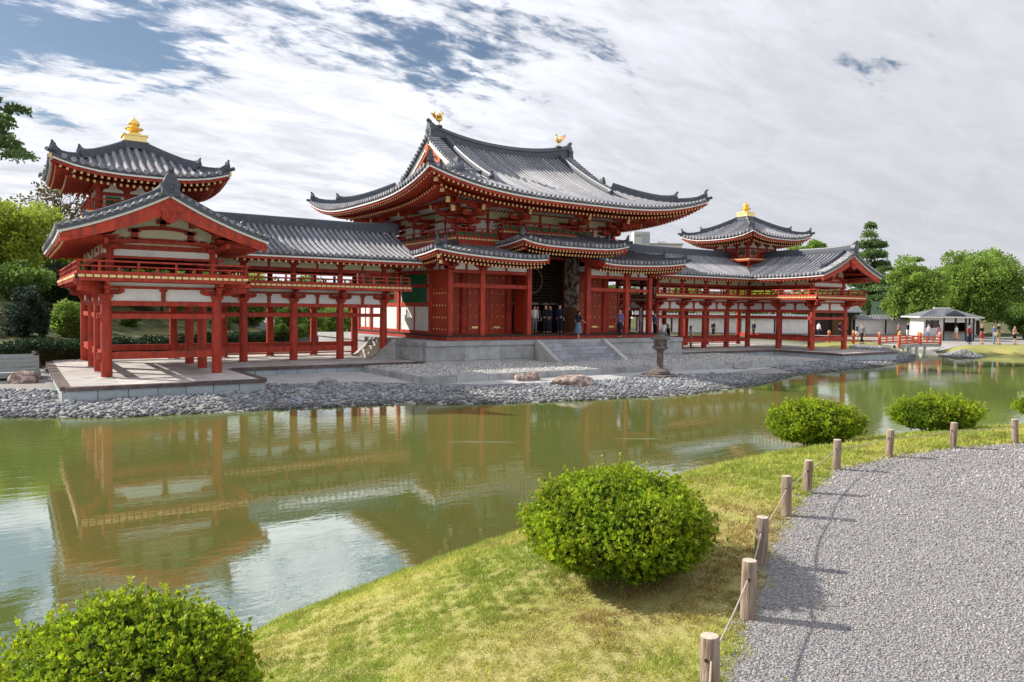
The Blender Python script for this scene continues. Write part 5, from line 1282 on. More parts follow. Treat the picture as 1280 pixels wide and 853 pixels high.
tree('broadleaf_tree', 'tree crown seen over the right gallery roof beside its tower', 72.4, 31.4, 14, 9.5, 3.4, 5.0, 14000, .36, 'leaf_bright', 36, clumps=34, trunk=.35, spread=.22)
tree('broadleaf_tree', 'wider lower tree crown just right of the right tower', 64.5, 31.5, 12, 8.3, 3.6, 3.8, 12000, .36, 'leaf_mid', 37, clumps=30, trunk=.35, spread=.22)
tree('broadleaf_tree', 'small yellow-green tree at the far right edge', 79.5, 3.6, 5, 3.6, 3.2, 2.6, 9000, .32, 'leaf_maple', 38, clumps=26)
tree('broadleaf_tree', 'dark tree standing behind the people at the far right edge', 84, -1.5, 6, 4.2, 3.6, 3.4, 9000, .36, 'leaf_mid', 39, clumps=26)
tree('broadleaf_tree', 'tree in shade under the biggest tree, right of the kiosk', 63, -1.0, 4, 2.2, 2.5, 1.7, 7000, .26, 'leaf_mid', 40, clumps=20, trunk=.12)
bk = [('rounded yellowish tree behind the white wall, seen through the right gallery centre', 47, 22, 2.6, 'leaf_maple'), ('green tree behind the white wall, second seen through the right gallery', 52, 17, 2.7, 'leaf_bright'), ('dark tree behind the white wall near the gate roof', 55.5, 14.5, 2.4, 'leaf_mid'), ('green tree behind the white wall next to the central hall', 41, 27, 2.6, 'leaf_bright'), ('dull green tree behind the wall where hall and right gallery meet', 36, 32, 2.8, 'leaf_mid'), ('low tree behind the white wall beyond the right tower', 59, 20, 3.2, 'leaf_bright')]
for i, (lb, x, y, q, m) in enumerate(bk): tree('broadleaf_tree', lb, x, y, 5, 3.6, q*1.25, 2.2, 7000, .26, m, 50+i, clumps=22, trunk=.16)
# left bank
tree('maple_tree', 'yellow-green maple left of the left tower', -25.2, 24.2, 9, 6.6, 3.7, 3.3, 26000, .20, 'leaf_maple', 61, clumps=44, trunk=.2, spread=.25)
tree('maple_tree', 'yellow-green maple cut by the left edge beside the taller maple', -28.0, 25, 8, 5.2, 3.2, 2.8, 18000, .20, 'leaf_maple', 62, clumps=34, trunk=.2)
tree('maple_tree', 'yellow-green maple glimpsed under the left gable deck', -20.5, 27, 7, 3.2, 3.6, 2.4, 15000, .20, 'leaf_maple', 63, clumps=34, trunk=.2)
tree('bare_tree', 'thinly leaved brownish tree with open twigs behind the left tower', -22.6, 33.2, 13, 8.6, 3.4, 4.2, 2600, .26, 'leaf_rust', 64, clumps=40, trunk=.20, spread=.20, bare=True)
tree('pine_tree', 'pine branches hanging into the top left of the frame', -27.15, 4.3, 11, 10.3, 3.3, 2.7, 13000, .17, 'leaf_pine', 65, clumps=40, layered=8, spread=.17, trunk=.25)
tree('garden_tree', 'dark bluish clipped tree on the slope at the left edge', -25.2, 9.8, 4, 2.1, 1.15, 1.5, 9000, .12, 'leaf_blue', 66, clumps=26, trunk=.13)
tree('garden_tree', 'small rounded green tree left of the left gallery posts', -23.3, 11.2, 4, 1.9, 1.15, 1.25, 9000, .12, 'leaf_bright', 67, clumps=26, trunk=.08)
tree('garden_tree', 'low bright green shrub tree at the left edge above the hedge', -28.2, 12.0, 3, 1.8, 1.8, 1.2, 9000, .13, 'leaf_bright', 68, clumps=26, trunk=.1)
tree('broadleaf_tree', 'tree top just showing over the left gallery roof', -2.0, 51.5, 13, 10.3, 2.6, 1.9, 2200, .28, 'leaf_rust', 69, clumps=22, trunk=.2, spread=.22, bare=True)
lf = [(-17, 30, 'leaf_mid', 'dark tree on the slope seen through the left gable posts'), (-12.5, 34, 'leaf_bright', 'bright tree on the slope seen through the left gallery, first from its bend'), (-8.5, 33, 'leaf_maple', 'yellowish tree behind the left gallery, second from its bend'), (-5, 30, 'leaf_mid', 'shaded tree behind the left gallery, third from its bend'), (-3.0, 36, 'leaf_bright', 'tree behind the left gallery nearest the hall'), (-33, 33, 'leaf_dark', 'dark tall tree behind the maples at the left edge'), (-27, 38, 'leaf_mid', 'dark backing tree between the maples and the left tower'), (-14, 44, 'leaf_dark', 'large dark tree far up the slope behind the left gallery'), (-19, 40, 'leaf_mid', 'mid-green tree far up the slope behind the left tower')]
for i, (x, y, m, lb) in enumerate(lf): tree('broadleaf_tree', lb, x, y, 6, 3.2, 3.3, 2.5, 9000, .24, m, 80+i, clumps=26, trunk=.18)
sl = [(-28.5, 17.5, 'leaf_dark', 'dark bush tree on the slope under the left maple'), (-25.6, 17.0, 'leaf_mid', 'green bush tree on the slope under the maples'), (-22.8, 19.5, 'leaf_dark', 'dark bush tree on the slope left of the gallery deck'), (-31, 14, 'leaf_mid', 'broad shrub tree at the left frame edge'), (-20.2, 22.5, 'leaf_dark', 'dark bush tree behind the outer left gallery posts'), (-16.5, 25.0, 'leaf_mid', 'green bush tree in the middle of the slope behind the left gable'), (-12.0, 29.0, 'leaf_dark', 'dark bush tree above the sunlit patch of slope'), (-9.5, 27.0, 'leaf_mid', 'green bush tree right of the sunlit patch of slope'), (-3.5, 24.5, 'leaf_bright', 'bright bush tree behind the last two left gallery posts'), (-7.0, 23.0, 'leaf_mid', 'green bush tree beside the low stone wall')]
for i, (x, y, m, lb) in enumerate(sl): tree('garden_tree', lb, x, y, 3, tz(x, y)+1.7, 2.1, 1.5, 7000, .17, m, 120+i, clumps=24, trunk=.12)
for i, (x, y, q, lb) in enumerate([(-12.8, 22, .9, 'round shrub beside the sunlit slope behind the left gallery'), (-9.6, 19, .8, 'small round shrub behind the middle of the left gallery'), (-7.6, 20.5, .9, 'round shrub by the low grey wall behind the left gallery'), (-19.5, 18, .8, 'little shrub under the slope behind the left gable posts')]):
    tree('garden_shrub', lb, x, y, 1.5, .75, q, .7, 3500, .11, 'leaf_mid', 100+i, clumps=14, trunk=.06, cat='shrub')

def hedge(label, pts, z0, h, w_, m, seed, name='hedge'):
    r = np.random.default_rng(seed); t = thing(name, label, 'hedge', (*pts[0], z0)); P = []; 
    for a, b in zip(pts[:-1], pts[1:]):
        a = np.array(a, float); b = np.array(b, float); L = np.hypot(*(b-a)); n = int(L*900*h); q = r.random((n, 1)); nrm = np.array([-(b-a)[1], (b-a)[0]])/L
        s = r.normal(0, w_*.36, (n, 1)); xy = a+(b-a)*q+nrm*s; zz = z0+h*(.08+.92*r.random(n)**.7)*(1+.10*np.sin(q[:, 0]*L*2.3)); P.append(np.column_stack([xy, zz]))
    P = np.concatenate(P); V, F = leaf_quads(P, r.normal(size=P.shape)+np.array([0, 0, .3]), r.uniform(.07, .16, len(P)), .36, r); ti = np.repeat(r.uniform(.6, 1.3, (len(P), 1))*np.ones((1, 3)), 4, 0)
    o = inst('foliage', raw_mesh('foliage', V, F, m, ti), t, (*pts[0], z0)); o.location = (-pts[0][0], -pts[0][1], -z0)
    for a, b in zip(pts[:-1], pts[1:]): MB().beam((*a, z0+h*.36), (*b, z0+h*.36), w_*.8, h*.72).obj('dark_core', 'bush_core', t)  # added solid dark box, stands for the shade inside the hedge
hedge('dark low hedge along the foot of the slope at the left edge', [(-34, 3.2), (-25.0, 4.6), (-21.5, 8)], -.25, 1.15, .9, 'leaf_dark', 1)
hedge('dark hedge along the slope foot seen through the left gallery', [(-21.5, 8.2), (-15.5, 15), (-8.2, 20.5)], -.25, 1.0, .8, 'leaf_dark', 2)

# ---------------------------------------------------------------- near lawn and gravel in real geometry
def near_grass():
    r = np.random.default_rng(9); n = 1150000
    # density falls with distance from the end of the path where one stands
    q = (3.3**.4+r.random(n)*(24**.4-3.3**.4))**2.5; an = np.radians(r.uniform(-8, 74, n)); P = np.column_stack([CAM[0]+q*np.sin(an), CAM[1]+q*np.cos(an)])
    z, i = terrain(P); ok = i['near'] & (~i['ins']) & (~i['onpath'] | (i['e'] < .05*r.random(len(P)))) & (i['dn'] > .02+.12*r.random(len(P))); P = P[ok]; z = z[ok]
    bare = vnoise(P[:, 0], P[:, 1], 2.4, 5)+vnoise(P[:, 0], P[:, 1], 7, 6)*.5
    ok = r.random(len(P)) < np.clip(.85-bare*.7, .35, 1); P = P[ok]; z = z[ok]; bare = bare[ok]
    n = min(len(P), 430000); P = P[:n]; z = z[:n]; bare = bare[:n]; d = np.hypot(P[:, 0]-CAM[0], P[:, 1]-CAM[1])
    tuft = vnoise(P[:, 0], P[:, 1], 16, 8)+vnoise(P[:, 0], P[:, 1], 34, 4); h = r.uniform(.010, .034, n)*np.clip(d/7, .8, 1.6)*np.clip(1+tuft*1.1, .35, 2.2); wd = .0030*np.clip(d/4.2, 1, 3.4); a = r.uniform(0, 2*pi, n); ln = r.uniform(.3, 1.3, n)*h; b = r.uniform(0, 2*pi, n)
    B = np.column_stack([P, z-.003]); S = np.column_stack([np.cos(a)*wd, np.sin(a)*wd, 0*a]); Tp = B+np.column_stack([np.cos(b)*ln, np.sin(b)*ln, h])
    V = np.stack([B-S, B+S, Tp], 1).reshape(-1, 3); F = np.arange(3*n).reshape(n, 3)
    dry = np.clip(.45+bare*.8-tuft*.25+r.normal(0, .22, n), 0, 1)[:, None]; ti = (1-dry)*np.array([1.15, 1.16, .95])+dry*np.array([2.2, 1.65, 2.1])
    brown = (.5*np.clip(vnoise(P[:, 0], P[:, 1], 1.7, 21)*1.6-.25, 0, 1)+1.2*np.exp(-((P[:, 0]+21.3)**2+(P[:, 1]+31.9)**2)/.9)+1.1*np.exp(-((P[:, 0]+20.3)**2+(P[:, 1]+31.0)**2)/.6)+.8*np.exp(-((P[:, 0]+22.9)**2+(P[:, 1]+32.0)**2)/.25)).clip(0, 1)[:, None]*(r.random((n, 1)) < .82); ti = ti*(1-brown)+brown*np.array([1.35, .68, 1.5]); ti *= r.uniform(.72, 1.3, (n, 1))
    inst('lawn_grass', raw_mesh('lawn_grass', V, F, 'grass_blade', np.repeat(ti, 3, 0)), kind='stuff')
near_grass()
def near_gravel():
    r = np.random.default_rng(10); n = 520000
    X = r.uniform(-24.5, -6, n); Y = r.uniform(-37, -29.5, n); d = np.hypot(X-CAM[0], Y-CAM[1]); k = (r.random(n) < np.clip((3.9/d)**1.7, 0, 1)); P = np.stack([X[k], Y[k]], 1); d = d[k]
    # only what lies ahead on the path
    a = np.degrees(np.arctan2(P[:, 0]-CAM[0], P[:, 1]-CAM[1])); ins = inside(P, path_poly) & (a > 36) & (a < 78); e = seg_dist(P, fence_xy); 
    ok = ins | ((e < .10) & (a > 36) & (r.random(len(P)) < .4)); P = P[ok]; d = d[ok]; z = terrain(P)[0]
    n = min(len(P), 150000); P = P[:n]; d = d[:n]; z = z[:n]
    stone_field('path_gravel', np.column_stack([P, z+.002]), r.uniform(.004, .009, n)*np.clip(d/4.6, 1, 2.5), 'gravel', [(1, 1, 1), (.8, .8, .83), (.55, .55, .6), (1.3, 1.28, 1.26), (1.05, .93, .86), (.88, .89, .97)], .7, 12, detail=0)
near_gravel()

# ---------------------------------------------------------------- rope fence
FP = [(-23.03, -33.19, 'nearest round wooden fence post, cut off by the bottom edge'), (-22.0, -32.6, 'second nearest fence post, in the shade of the big bush'), (-21.1, -32.01, 'third fence post from the viewer, right of the big bush'), (-19.75, -31.27, 'fourth fence post from the viewer along the gravel'), (-18.78, -30.83, 'fifth fence post, just before the path bends right'), (-17.41, -30.31, 'sixth fence post, at the bend of the gravel path'), (-16.03, -30.21, 'seventh fence post from the viewer, between the two far bushes'), (-14.57, -30.34, 'eighth fence post from the viewer, in front of the flat-topped bush'), (-13.3, -30.64, 'last fence post at the right edge of the photo')]
PH = .365; tops = []
for i, (x, y, lb) in enumerate(FP):
    z = tz(x, y); h = PH+random.uniform(-.015, .015); t = thing('fence_post', lb, 'fence post', (x, y, z), 'round wooden posts of the rope fence'); rr = .049
    prf = [(rr*1.02, -.15), (rr, 0), (rr*.985, h*.5), (rr*.97, h-.006), (rr*.92, h)]
    MB().lathe(prf, (x, y, z), 20).obj('shaft', 'post_wood', t, smooth='auto'); MB().lathe([(rr*.91, h-.001), (rr*.86, h+.0025), (.001, h+.003)], (x, y, z), 20).obj('sawn_end', 'post_end', t)
    nx = FP[min(i+1, 8)]; pv = FP[max(i-1, 0)]; d = Vector((nx[0]-pv[0], nx[1]-pv[1], 0)).normalized()
    for sg in (-1, 1): c = Vector((x, y, z+h*.70))+d*sg*(rr*.985); MB().tube([c-d*sg*.012, c+d*sg*.003], .0105, 10).obj('hole_plug', 'dark_wood', t)  # dark plugs drawn for the holes, their shade put into the colour
    tops.append(Vector((x, y, z+h*.70))); t.rotation_euler = (random.uniform(-.035, .035), random.uniform(-.035, .035), random.uniform(-.3, .3))
pts = []
ext = [Vector((-23.9, -33.9, tops[0].z))]+tops+[Vector((-11.6, -31.2, tops[-1].z))]
for a, b in zip(ext[:-1], ext[1:]):
    for k in range(10): q = k/10; p = a.lerp(b, q); p.z -= .022*4*q*(1-q)*min(1.3, (b-a).length/1.2); pts.append(p)
pts.append(ext[-1])
o = MB().tube(pts, .0056, 7).obj('rope', 'rope', smooth=True); tag(o, 'thin brown rope sagging between the round wooden posts beside the gravel path', 'rope')

# ---------------------------------------------------------------- rocks, lantern, foot bridge
def rock(label, x, y, sx, sy, sz, seed, m='rock', rz=0):
    import bmesh
    b = bmesh.new(); bmesh.ops.create_icosphere(b, subdivisions=3, radius=1); r = np.random.default_rng(seed); K = r.normal(size=(14, 3)); K /= np.linalg.norm(K, axis=1, keepdims=True)
    for v in b.verts:
        u = np.array(v.co); f = min(1.0, *(1/(max(.01, u@k))*r_ for k, r_ in zip(K, np.linspace(.72, .95, 14)))) + .05*sin(u[0]*7+seed)*sin(u[1]*6)+.03*sin(u[2]*13+u[0]*11)
        w_ = Vector(u*f); v.co = Vector((w_.x*sx, w_.y*sy, max(w_.z, -.4)*sz))
    me = bpy.data.meshes.new('rock'); b.to_mesh(me); b.free(); me.materials.append(MATS[m]); me.shade_smooth(); me.set_sharp_from_angle(angle=R(28))
    o = inst('rock', me, None, (x, y, tz(x, y)+.3*sz), rz); tag(o, label, 'rock')
rock('wide flat reddish rock lying on the cobbles before the steps', -6.9, -12.1, .98, .6, .36, 3, 'rock', -.4)
rock('left stone of the small dark pair on the sand walk', -8.0, -9.95, .33, .3, .30, 4, 'rock')
rock('right stone of the small dark pair on the sand walk', -7.45, -10.0, .34, .3, .33, 5, 'rock')
rock('low grey-brown rock beside the corridor platform edge', -12.0, -3.9, .55, .4, .28, 6, 'rock_grey')
rock('flat thin stone right of the low grey-brown rock', -11.1, -4.3, .55, .35, .14, 7, 'rock_grey')
rock('dark rounded rock half buried in the cobbles', -15.5, -7.3, .42, .3, .18, 8, 'rock_grey')
rock('brown boulder beneath the grey footbridge at the left edge', -25.5, -1.95, .50, .40, .36, 9, 'rock')
rock('pale boulder at the foot of the hedge near the left platform', -24.35, 1.9, .35, .3, .22, 10, 'lantern_stone')
rock('pale low stone on the right cobble bank', 6.5, -9.6, .55, .3, .12, 11, 'rock_grey')
for i in range(9): rock(['rough stone at the hedge foot, nearest the platform', 'rough stone at the hedge foot, second from the platform', 'rough stone at the hedge foot, third from the platform', 'rough stone at the hedge foot, fourth from the platform', 'rough stone at the hedge foot behind the footbridge post', 'rough stone at the hedge foot behind the footbridge rails', 'rough stone behind the footbridge, towards the left edge', 'rough stone at the left edge beyond the footbridge', 'leftmost rough stone at the hedge foot'][i], -24.3-.75*i, 3.3-.1*i+.3*(i % 2), .33, .28, .22+.06*(i % 3), 30+i, 'lantern_stone')

def lantern():
    x, y = -.95, -11.05; z = tz(x, y)-.02; t = thing('stone_lantern', 'weathered stone lantern on round steps between the cobbles and the sand walk', 'lantern', (x, y, z)); c = (x, y, z); m = 'lantern_stone'
    k = 1.9/2.05
    def L(p, n, nm, dz=0, rz=0): MB().lathe([(a*k, b*k) for a, b in p], c, n).obj(nm, m, t, smooth='auto' if n > 8 else False)
    L([(.92, 0), (.96, .03), (.96, .11), (.90, .15)], 6, 'base_slab')
    L([(.50, .15), (.52, .18), (.50, .30), (.38, .40), (.27, .43)], 14, 'base_drum')
    L([(.185, .43), (.17, .5), (.16, .92), (.175, .95), (.16, .98), (.16, 1.28), (.19, 1.33)], 14, 'shaft')
    L([(.19, 1.33), (.30, 1.38), (.42, 1.46), (.42, 1.53), (.34, 1.55)], 6, 'middle_slab')
    # fire box: six posts and a solid dark core in place of the shaded hollow
    fb = MB()
    for j in range(6): a = 2*pi*j/6; fb.beam((x+.27*k*cos(a), y+.27*k*sin(a), z+1.55*k), (x+.27*k*cos(a), y+.27*k*sin(a), z+1.86*k), .09, .09, up=(cos(a), sin(a), 0))
    for j in (0, 1, 3, 4): a = 2*pi*(j+.5)/6; fb.beam((x+.235*k*cos(a), y+.235*k*sin(a), z+1.55*k), (x+.235*k*cos(a), y+.235*k*sin(a), z+1.86*k), .23, .05, up=(cos(a), sin(a), 0))
    fb.obj('fire_box', m, t); MB().lathe([(.12*k, 1.55*k), (.12*k, 1.86*k)], c, 8).obj('hollow_fill', 'dark_wood', t)
    L([(.30, 1.86), (.48, 1.89), (.50, 1.94), (.36, 2.02), (.20, 2.10), (.11, 2.15)], 6, 'roof')
    L([(.08, 2.15), (.13, 2.18), (.09, 2.21), (.12, 2.27), (.10, 2.33), (.02, 2.40)], 12, 'jewel')
lantern()

def left_bridge():
    t = thing('footbridge', 'grey wooden footbridge with slatted parapet at the left edge', 'bridge', (-27.5, -.8, -.25)); z = -.12
    MB().box(-31, -24.95, -1.0, .35, z-.02, z+.06).obj('deck', 'grey_wood', t)
    for k, y in ((0, -.95), (1, .30)):
        for j, zz in enumerate((.16, .33, .50, .66)): MB().box(-31, -25.1, y-.03, y+.03, z+zz-.045, z+zz+.045).obj('slat', 'grey_wood', t)
        for x in (-25.05, -27.1, -29.2): MB().box(x-.09, x+.09, y-.09, y+.09, z-.25, z+.74).obj('rail_post', 'grey_wood', t); MB().lathe([(.13, .74), (.13, .78), (.09, .82), (.02, .84)], (x, y, z), 12).obj('post_cap', 'dark_wood', t)
        MB().box(-31, -24.9, y-.08, y+.08, z-.14, z+.05).obj('edge_beam', 'grey_wood', t)
left_bridge()

def red_bridge():
    t = thing('red_bridge', 'small orange-red bridge with knobbed posts over the narrow inlet at the right', 'bridge', (38, -2.4, 0))
    A = [Vector((34.0, -3.35, .02)), Vector((40.7, -3.3, .02))]; B = [Vector((34.9, -1.2, .02)), Vector((41.4, -1.1, .02))]
    def P(q, s): p = A[0].lerp(A[1], q).lerp(B[0].lerp(B[1], q), s); p.z += .07*4*q*(1-q); return p
    n = 16
    for i in range(n):
        p0, p1, p2, p3 = P(i/n, 0), P((i+1)/n-.008, 0), P((i+1)/n-.008, 1), P(i/n, 1); mb = MB(); v = [p0, p1, p2, p3]; mb.add([q-Vector((0, 0, .08)) for q in v]+v, [(3, 2, 1, 0), (4, 5, 6, 7), (0, 1, 5, 4), (1, 2, 6, 5), (2, 3, 7, 6), (3, 0, 4, 7)]); mb.obj('deck_plank', 'grey_wood', t)
    for s in (0, 1):
        for q0, q1 in [(k/8, (k+1)/8) for k in range(8)]: MB().beam(P(q0, s)-Vector((0, 0, .16)), P(q1, s)-Vector((0, 0, .16)), .16, .22).obj('side_girder', 'stone', t)
        for q in (0, .5, 1): 
            p = P(q, s); MB().lathe([(.12, -.15), (.12, .74), (.10, .77)], tuple(p), 12).obj('rail_post', 'bridge_orange', t, smooth='auto'); MB().lathe([(.10, .77), (.14, .81), (.15, .88), (.09, .96), (.02, 1.03)], tuple(p), 12).obj('post_knob', 'bridge_finial', t, smooth=True)
        for q in (.17, .33, .67, .83): p = P(q, s); MB().cbox(tuple(p+Vector((0, 0, .30))), .10, .10, .52).obj('baluster', 'bridge_orange', t)
        for h, wd_, ht in ((.10, .12, .12), (.33, .08, .08), (.58, .12, .10)):
            MB().sweep([P(q, s)+Vector((0, 0, h)) for q in np.linspace(0, 1, 9)], [(-wd_/2, -ht/2), (wd_/2, -ht/2), (wd_/2, ht/2), (-wd_/2, ht/2)]).obj('rail', 'bridge_orange', t)
    for q in (.3, .5, .7):
        for s in (.15, .85): p = P(q, s); MB().lathe([(.11, -1.3), (.11, -.15)], tuple(p), 8).obj('pile', 'white_paint', t)
    # short low fence leading left from the bridge
    pts = [B[0]+Vector((-.1, .1, 0)), Vector((31.2, 1.1, .02))]
    for h in (.25, .62): MB().beam(pts[0]+Vector((0, 0, h)), pts[1]+Vector((0, 0, h)), .1, .1).obj('approach_rail', 'bridge_orange', t)
    for q in (.5, 1): p = pts[0].lerp(pts[1], q); MB().lathe([(.11, -.1), (.11, .85)], tuple(p), 10).obj('rail_post', 'bridge_orange', t); MB().lathe([(.10, .85), (.15, .92), (.10, 1.05), (.02, 1.12)], tuple(p), 10).obj('post_knob', 'bridge_finial', t)
red_bridge()

# ---------------------------------------------------------------- walls and small buildings behind
def garden_wall(label, a, b, h=2.1, dark=.45, name='garden_wall', bays=None):
    A = Vector((*a, 0)); B = Vector((*b, 0)); z = -.12; L = (B-A).length; d = (B-A)/L; s = d.cross(Vector((0, 0, 1))); t = thing(name, label, 'wall', (*a, z))
    Z = lambda q: Vector((0, 0, q+z))
    MB().beam(A+Z(dark/2), B+Z(dark/2), .46, dark).obj('stone_footing', 'stone', t)
    n = bays or max(2, int(L/3.2))
    for k in range(n):
        p = A+d*(L*k/n); q = A+d*(L*(k+1)/n); MB().beam(p+d*.09+Z((dark+h)/2), q-d*.09+Z((dark+h)/2), .26, h-dark).obj('wall_panel', 'plaster', t); MB().beam(p+Z((dark+h)/2)-d*.08, p+Z((dark+h)/2)+d*.09, .31, h-dark).obj('wall_post', 'dark_wood', t)
    m = 1
    prof_ = [(-.55, 0), (-.5, -.03), (0, .22), (.5, -.03), (.55, 0), (.08, .40), (-.08, .40)]
    MB().sweep([A+Z(h+.03), B+Z(h+.03)], prof_).obj('tile_coping', 'tile', t)
    mb = MB(); k = int(L/.32)
    for j in range(k):
        p = A+d*(L*(j+.5)/k)+Z(h)
        for sg in (-1, 1): mb.tube([p+s*sg*.60+Vector((0, 0, .03)), p+s*sg*.06+Vector((0, 0, .44))], .055, 5)
    mb.obj('coping_tiles', 'white_paint' if False else 'tile', t, kind='stuff')
garden_wall('long white garden wall with tiled coping seen through the right gallery', (29.5, 22.5), (45.5, 12.8), 2.0)
garden_wall('white wall with tiled coping right of the gate, beside the mid-green tree', (50.5, 10.6), (64, 4.2), 2.0, bays=4)
def gate():
    t = thing('gate_house', 'dark timber gate with tiled roof between the two white walls', 'gate', (48, 11.6, -.1)); z = -.1
    for p in ((46.2, 12.6), (48, 11.7), (50, 10.7)): MB().cbox((p[0], p[1], z+1.3), .22, .22, 2.6).obj('post', 'dark_wood', t)
    MB().beam((46.2, 12.6, z+2.5), (50, 10.7, z+2.5), .3, .25).obj('lintel', 'dark_wood', t); MB().beam((46.3, 12.7, z+1.2), (48, 11.8, z+1.2), .08, 2.2).obj('door_leaf', 'dark_wood', t); MB().beam((48, 11.8, z+1.2), (49.9, 10.8, z+1.2), .08, 2.2).obj('door_leaf', 'brown_wood', t)
    r = MB(); r.sweep([(45.6, 12.9, z+2.75), (50.6, 10.4, z+2.75)], [(-1.2, -.05), (0, .55), (1.2, -.05), (1.2, .05), (.08, .85), (-.08, .85), (-1.2, .05)]); r.obj('roof', 'tile', t)
gate()
def kiosk():
    x0, y0, x1, y1 = 47.6, 1.7, 51.4, -1.17; A = Vector((x0, y0, 0)); d = (Vector((x1, y1, 0))-A); L = d.length; d /= L; s = Vector((0, 0, 1)).cross(d); z = .0; W_ = 2.6   # s points away from the pond
    if s.y < 0: s = -s
    t = thing('kiosk', 'small white rest house with grey roof and open counter at the right', 'kiosk', (x0, y0, z)); Z = lambda q: Vector((0, 0, z+q))
    P = lambda a, b, q: A+d*a+s*b+Z(q)
    bm = lambda a0, a1, b, q0, q1, w_, m, nm, par=None: MB().beam(P(a0, b, (q0+q1)/2), P(a1, b, (q0+q1)/2), w_, q1-q0).obj(nm, m, par or t)
    bm(-.05, 1.9, 0, .0, .62, .14, 'steps_pale', 'wall_base'); wl = bm(0, 1.9, 0, .62, 2.3, .12, 'plaster', 'wall'); wn = bm(.25, 1.4, -.075, 1.25, 1.95, .04, 'glass_dark', 'window', wl)
    for a in (.25, .82, 1.4): MB().beam(P(a-.04, -.10, 1.6), P(a+.04, -.10, 1.6), .05, .78).obj('window_frame', 'dark_wood', wn)
    bm(1.9, L, .0, 0, .85, .12, 'grey_wood', 'counter_front'); bm(1.9, L, -.12, .85, .93, .42, 'brown_wood', 'counter_top')
    for a in (1.95, 3.05, 4.35, L-.75, L): MB().beam(P(a-.07, 0, 1.2), P(a+.07, 0, 1.2), .14, 2.4).obj('post', 'dark_wood', t)
    bm(1.9, L, .02, 1.78, 2.34, .08, 'white_paint', 'wall'); bm(L-.7, L, .02, .9, 1.8, .08, 'stone_blue', 'poster_board'); bm(1.9, L-.7, 1.6, .4, 2.2, .06, 'dark_wood', 'back_wall')
    MB().beam(P(.0, 0, 1.2)+s*W_/2, P(.0, 0, 1.2)+s*W_/2+d*.1, W_, 2.3).obj('wall', 'white_paint', t); MB().beam(P(L, 0, 1.2)+s*W_/2, P(L, 0, 1.2)+s*W_/2+d*.1, W_, 2.3).obj('wall', 'brown_wood', t); bm(0, L, W_, 0, 2.3, .1, 'white_paint', 'wall')
    # hipped roof with a shallow front gable
    e = .62; zt = 2.34; rg = 3.1
    c = [P(-e, -e, zt), P(L+e, -e, zt), P(L+e, W_+e, zt), P(-e, W_+e, zt)]; r0, r1 = P(1.6, W_/2, rg), P(L-1.6, W_/2, rg); lo = [v-Vector((0, 0, .10)) for v in c]
    mb = MB(); mb.add(c+[r0, r1]+lo, [(0, 1, 5, 4), (1, 2, 5), (2, 3, 4, 5), (3, 0, 4), (0, 6, 7, 1), (1, 7, 8, 2), (2, 8, 9, 3), (3, 9, 6, 0), (9, 8, 7, 6)]); rf = mb.obj('roof', 'roof_slate', t)
    mb = MB(); mb.add([P(L-3.0, -e*.7, zt+.16), P(L-1.0, -e*.7, zt+.16), P(L-2.0, -e*.7, zt+.62), P(L-2.0, W_/2, rg-.1)], [(0, 1, 2), (0, 2, 3), (1, 3, 2)]); mb.obj('front_gable', 'ridge_tile', rf); MB().beam(r0+Vector((0, 0, .05)), r1+Vector((0, 0, .05)), .22, .16).obj('ridge', 'white_paint', rf)
    for i in range(4): MB().beam(lo[i]+Vector((0, 0, .03)), lo[(i+1) % 4]+Vector((0, 0, .03)), .10, .10).obj('eave_board', 'white_paint', rf)
    n = 18
    rb = MB()
    for k in range(n): a = -e+(L+2*e)*(k+.5)/n; rb.beam(P(a, -e, zt+.02), P(min(max(a, 1.6), L-1.6), W_/2, rg+.02), .05, .05)
    rb.obj('roof_seams', 'roof_slate', rf, kind='stuff')
kiosk()
def far_block():
    t = thing('distant_building', 'pale modern block showing far away over the right eave of the hall', 'building', (116, 110, 0))
    d = _r; f = Vector((sin(YAW), cos(YAW), 0)); O = Vector((114.6, 111.7, 0))
    def bx(a0, a1, b0, b1, z0, z1, m, nm, par=None): MB().beam(O+d*a0+f*(b0+b1)/2+Vector((0, 0, (z0+z1)/2)), O+d*a1+f*(b0+b1)/2+Vector((0, 0, (z0+z1)/2)), b1-b0, z1-z0).obj(nm, m, par or t)
    bx(-1.2, 3.0, 0, 5, 0, 23.6, 'concrete', 'wall'); bx(.9, 3.05, -.06, 5.05, 20.4, 23.2, 'stone_blue', 'clad_panel'); bx(3, 12, 1, 8, 0, 20.3, 'concrete', 'wall'); bx(3, 12.3, .8, 8, 20.3, 20.6, 'stone', 'roof_slab'); bx(-1.0, .6, -.08, 0, 22.3, 22.8, 'stone', 'window'); bx(6, 8, 2, 4, 20.6, 21.2, 'white_paint', 'roof_unit')
far_block()
def low_wall():
    t = thing('stone_wall', 'low grey stone wall among shrubs behind the left gallery', 'wall', (-6.8, 26, 0)); z = tz(-6.5, 26)
    for r_ in range(4):
        for k in range(9): x = -9.5+k*.72+(r_ % 2)*.36; MB().box(x, x+.69, 25.4+random.uniform(-.03, .03), 25.9, z+r_*.36, z+r_*.36+.34).obj('stone', 'stone', t)
low_wall()
